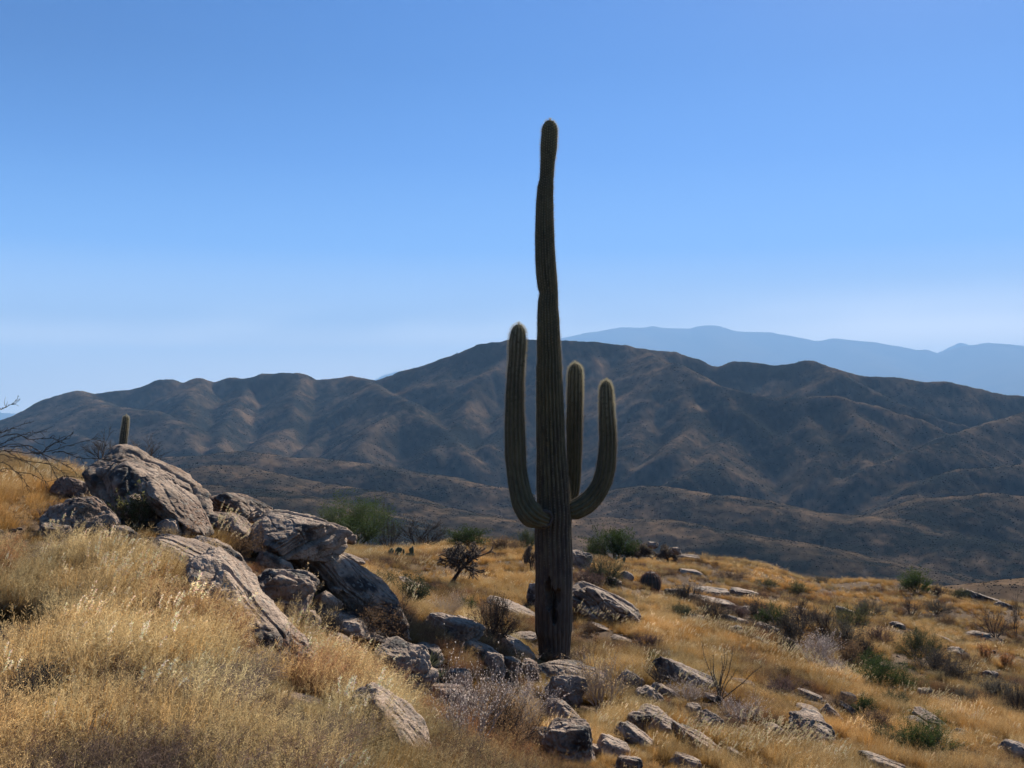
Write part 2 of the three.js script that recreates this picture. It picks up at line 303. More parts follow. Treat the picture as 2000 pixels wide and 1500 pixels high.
const FAR = [
  { s: 0.42, r: 150, pts: [[700, 780, 17500], [900, 720, 17500], [1000, 690, 17500], [1100, 660, 17500], [1150, 650, 17500], [1215, 641, 17500], [1262, 640, 17500], [1275, 636.5, 17500], [1290, 640, 17500], [1330, 641, 17500], [1366, 643, 17500], [1376, 637, 17500], [1398, 636, 17500], [1408, 644, 17500], [1440, 648, 17500], [1500, 648, 17500], [1560, 658, 17300], [1612, 667, 17100], [1636, 662, 17000], [1700, 668, 17000], [1740, 675, 16900], [1785, 683, 16800], [1803, 682, 16700], [1835, 690, 16600], [1875, 682, 16400], [1900, 676, 16300], [1945, 671, 16200], [2000, 675, 16100], [2150, 670, 16000], [2400, 700, 16000]] },
  { s: 0.3, r: 150, pts: [[1390, 640, 17500], [1420, 690, 15500], [1500, 740, 13500], [1600, 775, 12000]] },
  { s: 0.3, r: 150, pts: [[1636, 664, 17000], [1700, 710, 15000], [1800, 750, 13000], [1900, 785, 11500]] },
  { s: 0.3, r: 150, pts: [[1945, 672, 16200], [1980, 710, 14500], [2050, 760, 12000]] },
  { s: 0.3, r: 150, pts: [[1215, 642, 17500], [1250, 700, 15000], [1300, 750, 13000]] },
];
const farField = ridgeField(FAR, 1.5);
tag(mesh('far_mountains', polarPatch((x, z) => farField(x + 300 * noise(x / 2400, 2, z / 2400), z, -262 + 40 * fbm(x / 3000, 1, z / 3000, 3), 140, 50, 1400) + 30 * fbm(x / 1100, 6, z / 1100, 4) * smooth(13000, 18000, -z), 12000, 29000, 120, 0.75, 420, (x, y, z) => mix3([0.13, 0.11, 0.075], [0.17, 0.135, 0.09], clamp(0.5 + fbm(x / 500, 3, z / 500, 4) * 1.8))), M.far),
  'long pale blue mountain range on the right horizon', null, null, 'structure');
const PEAK = [
  { s: 0.5, r: 60, pts: [[640, 800, 26000], [700, 760, 26000], [733, 741, 26000], [748, 736, 26000], [757, 731, 26000], [766, 732, 26000], [775, 726, 26000], [786, 729, 26000], [800, 736, 26000], [850, 770, 26000]] },
  { s: 0.5, r: 60, pts: [[1790, 720, 26000], [1835, 692, 26000], [1852, 681, 26000], [1868, 674, 26000], [1876, 669.5, 26000], [1886, 672, 26000], [1905, 682, 26000], [1960, 715, 26000]] },
  { s: 0.4, r: 90, pts: [[-300, 790, 24000], [-60, 803, 24000], [0, 806, 24000], [60, 808, 24000], [200, 815, 24000]] },
];
const peakField = ridgeField(PEAK, 1.1);
tag(mesh('distant_peaks', polarPatch((x, z) => peakField(x, z, -264, 60, 60, 800) + 40 * fbm(x / 900, 4, z / 900, 4), 25500, 30500, 60, 0.7, 520, () => [0.16, 0.14, 0.1]), M.far), 'faint hazy peaks showing behind the ridges on the horizon', null, null, 'structure');
{
  const g = new THREE.CircleGeometry(33000, 96); g.rotateX(-Math.PI / 2);
  const n = g.attributes.position.count, c = new Float32Array(n * 3); for (let i = 0; i < n; i++) c.set([0.2, 0.155, 0.1], i * 3);
  g.setAttribute('color', new THREE.BufferAttribute(c, 3));
  const m = mesh('plain', g, M.far); m.position.y = -266; tag(m, 'flat desert valley floor running out to the horizon', null, null, 'structure');
}
{ // scrub and small trees dotted over the hills: past counting
  const R = rng(5), protos = [];
  for (let k = 0; k < 4; k++) {
    const mb = new MB();
    for (let b = 0; b < 5; b++) {
      const g = new THREE.IcosahedronGeometry(1, 1), p = g.attributes.position, o = V((R() - 0.5) * 0.9, 0.3 + R() * 0.45, (R() - 0.5) * 0.9), s = 0.32 + R() * 0.3, base = mb.n, tone = 0.75 + R() * 0.5;
      for (let i = 0; i < p.count; i++) { const q = V(p.getX(i), p.getY(i), p.getZ(i)), f = s * (1 + 0.55 * noise(q.x * 2.3 + k * 9, q.y * 2.3 + b * 7, q.z * 2.3)); mb.v(o.x + q.x * f, o.y + q.y * f * 0.8, o.z + q.z * f, [tone, tone, tone]); }
      for (let i = 0; i < p.count; i += 3) mb.tri(base + i, base + i + 1, base + i + 2);
    }
    protos.push(mb.geo());
  }
  const grp = new THREE.Group(); grp.name = 'scrub'; scene.add(grp);
  tag(grp, 'dark desert scrub scattered thickly over the hills across the valley', 'scrub', null, 'stuff');
  const lists = protos.map(() => []), q = new THREE.Quaternion(), m4 = new THREE.Matrix4();
  for (let k = 0; k < 420000; k++) {
    const r = 270 * Math.pow(2600 / 270, Math.pow(R(), 0.8)), x = r * 0.6 * (R() * 2 - 1), z = -r;
    if (R() > cover(x, z) * 1.15) continue;
    const y = Hm(x, z); 
    const s = (0.45 + 1.5 * R() * R() * R()) * (0.3 + 0.6 * smooth(280, 1500, r));
    m4.compose(V(x, y - s * 0.12, z), q.setFromAxisAngle(V(0, 1, 0), R() * 6.28), V(s, s * (0.5 + R() * 0.35), s));
    lists[k % 4].push([m4.clone(), mix3([0.009, 0.0095, 0.0055], [0.02, 0.017, 0.011], R())]);
  }
  const mat = new THREE.MeshPhysicalMaterial({ name: 'scrub_foliage', vertexColors: true, roughness: 1, specularIntensity: 0 });
  lists.forEach((L, k) => { const im = new THREE.InstancedMesh(protos[k], mat, L.length); im.name = 'scrub_bush'; L.forEach(([m, c], i) => { im.setMatrixAt(i, m); im.setColorAt(i, new THREE.Color().setRGB(...c)); }); im.userData.kind = 'stuff'; grp.add(im); });
}

// ───────────────────────── the great saguaro ─────────────────────────
const spineProto = (() => { // a star of straw-coloured needles growing from one areole
  const mb = new MB(), R = rng(71);
  for (let k = 0; k < 8; k++) { const d = V(Math.cos(k * 0.785 + R() * 0.4) * (0.55 + R() * 0.5), 0.75 + R() * 0.5, Math.sin(k * 0.785 + R() * 0.4) * (0.55 + R() * 0.5)).normalize(), s = V(-d.z, 0.1, d.x).normalize(); mb.blade([V(0, 0, 0), d.clone().multiplyScalar(0.5), d.clone().multiplyScalar(0.7 + R() * 0.4)], 0.045, s, [1, 1, 1], [1, 1, 1]); }
  return mb.geo();
})();
// a ribbed, tapering column along a path; returns the skin and the places of its areoles
function ribbed(path, ribs, o) {
  const curve = new THREE.CatmullRomCurve3(path.map((q) => q.p)), n = o.rows, per = o.per ?? 8, seg = ribs * per, mb = new MB(), are = [];
  const total = curve.getLength(), cum = [0]; for (let k = 1; k < path.length; k++) cum.push(cum[k - 1] + path[k].p.distanceTo(path[k - 1].p));
  const rad = (t) => { const s = t * cum[cum.length - 1]; let k = 0; while (k < path.length - 2 && s > cum[k + 1]) k++; const u = clamp((s - cum[k]) / (cum[k + 1] - cum[k])); return lerp(path[k].r, path[k + 1].r, u * u * (3 - 2 * u)); };
  const frame = V(0, 0, 1), T = V(), B = V(), P = V(), rows = [];
  const R = rng(o.seed);
  for (let k = 0; k <= n; k++) {
    let t = k / n; const dome = o.dome * 1.0, s = t * total, left = total - s;
    curve.getPointAt(t, P); curve.getTangentAt(t, T);
    frame.addScaledVector(T, -frame.dot(T)).normalize(); B.crossVectors(T, frame);
    let r = rad(t); if (left < dome) { const q = 1 - left / dome; r *= Math.sqrt(Math.max(0, 1 - q * q)) * 0.999 + 0.001; }
    const ring = [];
    for (let j = 0; j < seg; j++) {
      const a = j / seg * 2 * Math.PI, wob = 0.035 * fbm(Math.cos(a) * 1.3 + o.seed, s * 1.7, Math.sin(a) * 1.3, 3) * 2, q = Math.abs(Math.cos(a * ribs / 2 + 0.25 * noise(s * 0.9, o.seed, 0)));
      let rr = r * (1 + wob + 0.022 * noise(s * 4.3, o.seed * 2, 1) + 0.02 * noise(s * 1.6, o.seed, 7) - o.depth(s) * (1 - Math.pow(q, 0.62))), tone = 0, dent = 0;
      const nx = frame.x * Math.cos(a) + B.x * Math.sin(a), ny = frame.y * Math.cos(a) + B.y * Math.sin(a), nz = frame.z * Math.cos(a) + B.z * Math.sin(a);
      if (o.scar) { dent = o.scar(s, nx, nz); rr -= dent * r; }
      const x = P.x + nx * rr, y = P.y + ny * rr, z = P.z + nz * rr, g = fbm(x * 9, y * 2.2, z * 9, 3) + 0.5 * noise(x * 40, y * 9, z * 40);
      let c = o.color(s, g, q, left);
      ring.push(mb.v(x, y, z, c));
      if (j % per === 0 && k % (o.every ?? 2) === (j / per) % (o.every ?? 2) && dent < 0.02 && R() < o.spiny(s, left)) are.push({ p: V(x, y, z), n: V(nx, ny, nz).addScaledVector(T, left < dome ? (1 - left / dome) * 1.4 : 0.1).normalize(), left, s });
    }
    if (k) for (let j = 0; j < seg; j++) { const j2 = (j + 1) % seg, A = rows; mb.tri(A[j], A[j2], ring[j]); mb.tri(A[j2], ring[j2], ring[j]); }
    rows.length = 0; rows.push(...ring);
  }
  const top = mb.v(P.x, P.y, P.z, o.color(total, 0, 1, 0)); for (let j = 0; j < seg; j++) mb.tri(rows[j], rows[(j + 1) % seg], top);
  if (o.closeBase) { const c = mb.v(path[0].p.x, path[0].p.y, path[0].p.z, o.color(0, 0, 1, total)); for (let j = 0; j < seg; j++) mb.tri(c, (j + 1) % seg, j); }
  return { geo: mb.geo(), are };
}
function spines(are, parent, len, tip) {
  const im = new THREE.InstancedMesh(spineProto, M.spine, are.length), q = new THREE.Quaternion(), q2 = new THREE.Quaternion(), R = rng(are.length), m = new THREE.Matrix4(), up = V(0, 1, 0);
  are.forEach((a, i) => {
    q.setFromUnitVectors(up, a.n).multiply(q2.setFromAxisAngle(up, R() * 6.28));
    const near = smooth(1.1, 0.1, a.left), l = len * (0.7 + R() * 0.5 + near * 0.3) * (0.6 + 0.4 * smooth(0, 2.5, a.s));
    im.setMatrixAt(i, m.compose(a.p, q, V(l, l, l))); im.setColorAt(i, new THREE.Color().setRGB(...mix3(mix3([0.12, 0.09, 0.06], [0.36, 0.29, 0.18], smooth(0.5, 4, a.s) * (0.6 + 0.4 * R())), tip, near)));
  });
  im.name = 'spines'; im.userData.kind = 'stuff'; im.castShadow = true; parent.add(im);
}
{
  const D = 14.7, base = at(1081, 1300, D), g = thing('saguaro', 'tall saguaro cactus with three upright arms on the rocky golden slope', 'cactus', base);
  const px = (a, dz = 0, off = 0) => a.map(([x, y, w, d]) => { const q = at(x, y, D + (d ?? 0)); return { p: q.sub(base), r: w / F * D }; });
  const skin = (lowBark) => (s, n, q, left) => {
    const bark = lowBark * smooth(4.2, 1.2, s + n * 1.6);
    let c = mix3([0.048, 0.042, 0.015], [0.095, 0.079, 0.031], clamp(0.5 + n * 1.3));
    c = mix3(c, mix3([0.033, 0.0225, 0.0135], [0.066, 0.045, 0.028], clamp(0.5 + n * 1.8)), bark);
    return mix3(c, [0.10, 0.085, 0.035], smooth(0.25, 0.0, left) * 0.6);
  };
  const t = [[1081.6, 1318, 29], [1081.6, 1295, 29.5], [1082.8, 1262, 31.5], [1082.5, 1245, 33], [1081.3, 1230, 36], [1081.6, 1200, 36.2], [1081.8, 1172, 36.4], [1082, 1098, 36.4], [1080.6, 1035, 35.6], [1082.4, 1005, 34.5], [1080.5, 960, 32.5], [1076.5, 870, 28.6], [1074, 780, 27.2], [1072.5, 720, 25.6], [1073, 704, 23.6], [1071.8, 675, 23], [1071, 635, 22], [1070, 592, 20.2], [1071.6, 571, 18.4], [1069.5, 558, 20.2], [1066, 515, 20], [1064, 464, 19], [1063.9, 410, 17.2], [1065.3, 370, 16], [1068, 347, 13.8], [1069.4, 322, 14.2], [1072, 284, 16.2], [1073.6, 254, 15.6], [1074, 234, 15]];
  const hole = (s, nx, nz) => { // hollow eaten into the trunk on the side towards the eye
    if (nz < 0.2) return 0;
    let v = 0;
    for (const [hs, hx, rs, rx, dp] of [[0.88, -0.12, 0.18, 0.34, 0.6], [1.02, -0.36, 0.15, 0.17, 0.5], [0.66, -0.04, 0.13, 0.17, 0.5], [0.95, 0.18, 0.1, 0.14, 0.4], [0.78, -0.3, 0.08, 0.1, 0.3], [1.16, -0.3, 0.06, 0.07, 0.3]]) { const u = (s - hs - 0.28) / rs, w = (nx - hx) / (rx * 1.25), d = Math.sqrt(u * u + w * w) + 0.7 * fbm(nx * 5, s * 6, 3, 3); v = Math.max(v, dp * smooth(1.02, 0.72, d)); }
    return v;
  };
  const body = ribbed(px(t), 23, { rows: 420, seed: 3, dome: 0.17, depth: (s) => lerp(0.09, 0.22, smooth(1.2, 3.2, s)), scar: hole, color: skin(1), spiny: (s) => smooth(0.4, 3, s) * 0.95, every: 2 });
  const trunk = mesh('trunk', body.geo, M.cactus, g); spines(body.are, trunk, 0.034, [0.5, 0.42, 0.2]);
  const arm = (pts, seed, ribs) => {
    const a = ribbed(px(pts), ribs, { rows: 260, seed, dome: 0.15, depth: () => 0.22, color: skin(0), spiny: () => 0.95, every: 2, closeBase: true });
    const m = mesh('arm', a.geo, M.cactus, g); m.userData = {}; spines(a.are, m, 0.045, [0.42, 0.36, 0.22]); return m;
  };
  arm([[1068, 1016, 15, -0.2], [1056, 1014, 18, -0.36], [1038, 1005, 24, -0.42], [1024, 986, 22.5, -0.4], [1015, 955, 20.5, -0.36], [1009, 915, 19.5, -0.32], [1006.5, 870, 20, -0.3], [1005.6, 825, 19, -0.3], [1006, 780, 17.8, -0.3], [1007.3, 735, 16.6, -0.3], [1009.8, 700, 16.2, -0.3], [1011, 670, 16.6, -0.3], [1012.3, 650, 14.6, -0.3], [1012.8, 633, 13, -0.3]], 11, 15).userData.label = 'left arm, longest, curving up from the front of the trunk';
  arm([[1092, 1002, 14, 0.2], [1104, 994, 14, 0.32], [1113, 978, 14, 0.42], [1118.5, 955, 14.2, 0.45], [1121, 910, 14.6, 0.45], [1121.8, 860, 15.6, 0.45], [1121.8, 830, 16.2, 0.45], [1123, 780, 15.8, 0.45], [1123.4, 740, 14.8, 0.45], [1124, 722, 13.6, 0.45], [1124, 709, 12.5, 0.45]], 17, 14).userData.label = 'straight arm rising behind the trunk on the right';
  arm([[1094, 1000, 14, 0.05], [1112, 998, 16, 0.02], [1124, 995, 20, 0], [1145, 983, 20.5, 0], [1162, 966, 19.5, 0], [1176, 942, 19, 0], [1183, 915, 18.6, 0], [1186.6, 880, 17.6, 0], [1187.2, 850, 17, 0], [1186, 825, 16.2, 0], [1184.8, 795, 14, 0], [1184, 768, 13, 0], [1184, 755, 12, 0], [1184.4, 743, 11.5, 0]], 23, 13).userData.label = 'outer right arm curving out and up';
  { // the collar of corky tissue where the left arm joins
    const mb = new MB(), c = at(1062, 1013, D - 0.42).sub(base);
    for (let k = 0; k <= 40; k++) for (let j = 0; j < 8; j++) { const a = k / 40 * 2 * Math.PI, b = j / 8 * 2 * Math.PI, r = 0.115 * (1 + 0.12 * noise(Math.cos(a) * 2, Math.sin(a) * 2, 4)), q = 0.026 * (1 + 0.5 * noise(Math.cos(a) * 4, Math.sin(a) * 4, 9)); mb.v(c.x + Math.cos(a) * (r + q * Math.cos(b)), c.y + Math.sin(a) * (r * 0.95 + q * Math.cos(b)), c.z + q * Math.sin(b) - Math.abs(Math.cos(a)) * 0.03, [0.045, 0.033, 0.022]); }
    for (let k = 0; k < 40; k++) for (let j = 0; j < 8; j++) { const a = k * 8 + j, b = k * 8 + (j + 1) % 8; mb.tri(a, b, a + 8); mb.tri(b, b + 8, a + 8); }
    mesh('scar_ring', mb.geo(), M.cactus, g);
  }
}
{ // young saguaro behind the left boulder
  const D = 26, q0 = at(236, 985, D); q0.y = H(q0.x, q0.z) - 0.1;
  const g = thing('saguaro', 'small single-stemmed saguaro standing behind the big left boulder', 'cactus', q0);
  const P = [[236, 1000, 7], [236.5, 930, 7.6], [239, 885, 7.6], [242, 850, 7.2], [245, 828, 6.4], [246.5, 811, 5.6]].map(([x, y, w]) => ({ p: at(x, y, D).sub(q0), r: w / F * D }));
  const b = ribbed(P, 13, { rows: 120, per: 6, seed: 29, dome: 0.08, depth: () => 0.15, color: (s, n, q, left) => mix3([0.04, 0.038, 0.02], [0.07, 0.06, 0.034], clamp(0.5 + n)), spiny: () => 0.9, every: 1 });
  const m = mesh('trunk', b.geo, M.cactus, g); spines(b.are, m, 0.035, [0.5, 0.42, 0.25]);
}

// ───────────────────────── rocks ─────────────────────────
const foot = [{ ...(({ x, z }) => ({ x, z }))(at(1081, 1300, 14.7)), rx: 0.36, rz: 0.4, rock: 1 }]; // where no grass can root
function rockGeo(seed, sx, sy, sz, detail, o = {}) {
  const R = rng(seed), planes = [], nP = o.planes ?? 15;
  for (let k = 0; k < nP; k++) { const n = rv(R); if (k < 3) n.set((R() - 0.5) * 0.5, 1, (R() - 0.5) * 0.5).normalize(); else if (k < 5) n.set((R() - 0.5) * 0.6, -1, (R() - 0.5) * 0.6).normalize(); else n.y *= 0.6; planes.push([n.normalize(), k < 5 ? 0.72 + R() * 0.2 : 0.7 + R() * 0.3]); }
  let g = new THREE.IcosahedronGeometry(1, detail); g.deleteAttribute('normal'); g.deleteAttribute('uv'); g = mergeVertices(g, 1e-5);
  const p = g.attributes.position, c = new Float32Array(p.count * 3), uv = new Float32Array(p.count * 2), big = (sx + sy + sz) / 3, th = o.th ?? sy * 0.42, n = V();
  const lay = o.layer ?? 1, dark = o.dark ?? 0, red = o.red ?? 0, pale = o.pale ?? 0;
  for (let i = 0; i < p.count; i++) {
    n.set(p.getX(i), p.getY(i), p.getZ(i)).normalize();
    let s = 0; for (const [m, d] of planes) { const k = n.dot(m) / d; if (k > 0.05) s += Math.pow(k, o.sharp ?? 16); }
    let r = Math.pow(s, -1 / (o.sharp ?? 16)); r = Math.min(r, 1.25);
    const x = n.x * r * sx, y = n.y * r * sy, z = n.z * r * sz, so = seed * 3.7;
    // foliation: sheets of different reach with worn grooves between them
    const f = (y * 0.85 + z * (o.dip ?? 0.42) + 0.3 * sy * fbm(x / big * 0.9 + so, y / big * 0.9, z / big * 0.9, 3)) / th, fl = Math.floor(f), fr = f - fl, hsh = (k) => { const v = Math.sin((k + seed * 1.3) * 127.1) * 43758.5; return v - Math.floor(v); };
    const sheet = lerp(hsh(fl), hsh(fl + 1), smooth(0.82, 1, fr)) - 0.5, groove = Math.exp(-(((fr > 0.5 ? 1 - fr : fr) / 0.09) ** 2)) * (0.4 + hsh(fl + (fr > 0.5 ? 1 : 0) + 40)), f2 = f * 3.3, gr2 = Math.exp(-(((f2 - Math.floor(f2) - 0.5) / 0.13) ** 2)) * smooth(0, 0.3, noise(x / th * 0.35 + so, f2 * 0.4, z / th * 0.35) + 0.1);
    const rough = 0.2 * fbm(x / big * 1.7 + so, y / big * 1.7, z / big * 1.7, 3) + 0.06 * fbm(x / big * 6 + so, y / big * 6, z / big * 6, 3), crack = Math.exp(-((noise(x / big * 1.5 + so * 2, y / big * 0.8, z / big * 1.5) / 0.028) ** 2)) * 0.05;
    const fine = 0.013 * Math.min(1, big / 0.25) * fbm(x * 17 + so, y * 30, z * 17, 3);
    const wy = Math.abs(n.y), k = 1 + rough - crack + lay * (1 - wy * 0.55) * (sheet * 0.17 - groove * 0.085 - gr2 * 0.045);
    const ux = x * k + n.x * fine, uy = y * (1 + rough * 0.8 - crack + lay * (sheet * 0.14 - 0.1 * groove - 0.06 * gr2)) + n.y * fine, uz = z * k + n.z * fine;
    p.setXYZ(i, ux, uy, uz);
    uv[i * 2] = (ux + 0.35 * uz) * 1.6; uv[i * 2 + 1] = (uy * 1.3 - 0.3 * uz + 0.2 * ux) * 1.6;
    const a = fbm(ux * 2.2 + so, uy * 4, uz * 2.2, 4), b = fbm(ux * 9 + so, uy * 14, uz * 9, 3), w = fbm(ux * 1.1 + so * 3, uy * 1.6, uz * 1.1, 3), li = noise(ux * 26, uy * 26, uz * 26 + so);
    let q = mix3([0.145, 0.094, 0.060], [0.34, 0.242, 0.168], clamp(0.52 + a * 1.5 + b * 0.7 + pale));
    q = mix3(q, [0.125, 0.061, 0.033], clamp(w * 2.4 - 0.15 + red));                      // iron stain
    q = mix3(q, [0.042, 0.031, 0.024], clamp((fbm(ux * 3 + 40 + so, uy * 5, uz * 3, 4) - 0.05) * 4 + dark));  // desert varnish and dark lichen; dark also paints shade into rocks by the saguaro
    if (li > 0.36) q = mix3(q, [0.22, 0.2, 0.155], 0.6); if (li < -0.42) q = mix3(q, [0.05, 0.043, 0.036], 0.7);
    c.set(q, i * 3);
  }
  g.computeBoundingBox(); const bb = g.boundingBox, ce = bb.getCenter(V()), kx = 2 * sx / (bb.max.x - bb.min.x), ky = 2 * sy / (bb.max.y - bb.min.y);
  for (let i = 0; i < p.count; i++) p.setXYZ(i, (p.getX(i) - ce.x) * kx, (p.getY(i) - ce.y) * ky, p.getZ(i) - ce.z);
  g.setAttribute('color', new THREE.BufferAttribute(c, 3)); g.setAttribute('uv', new THREE.BufferAttribute(uv, 2)); g.computeVertexNormals();
  return g;
}
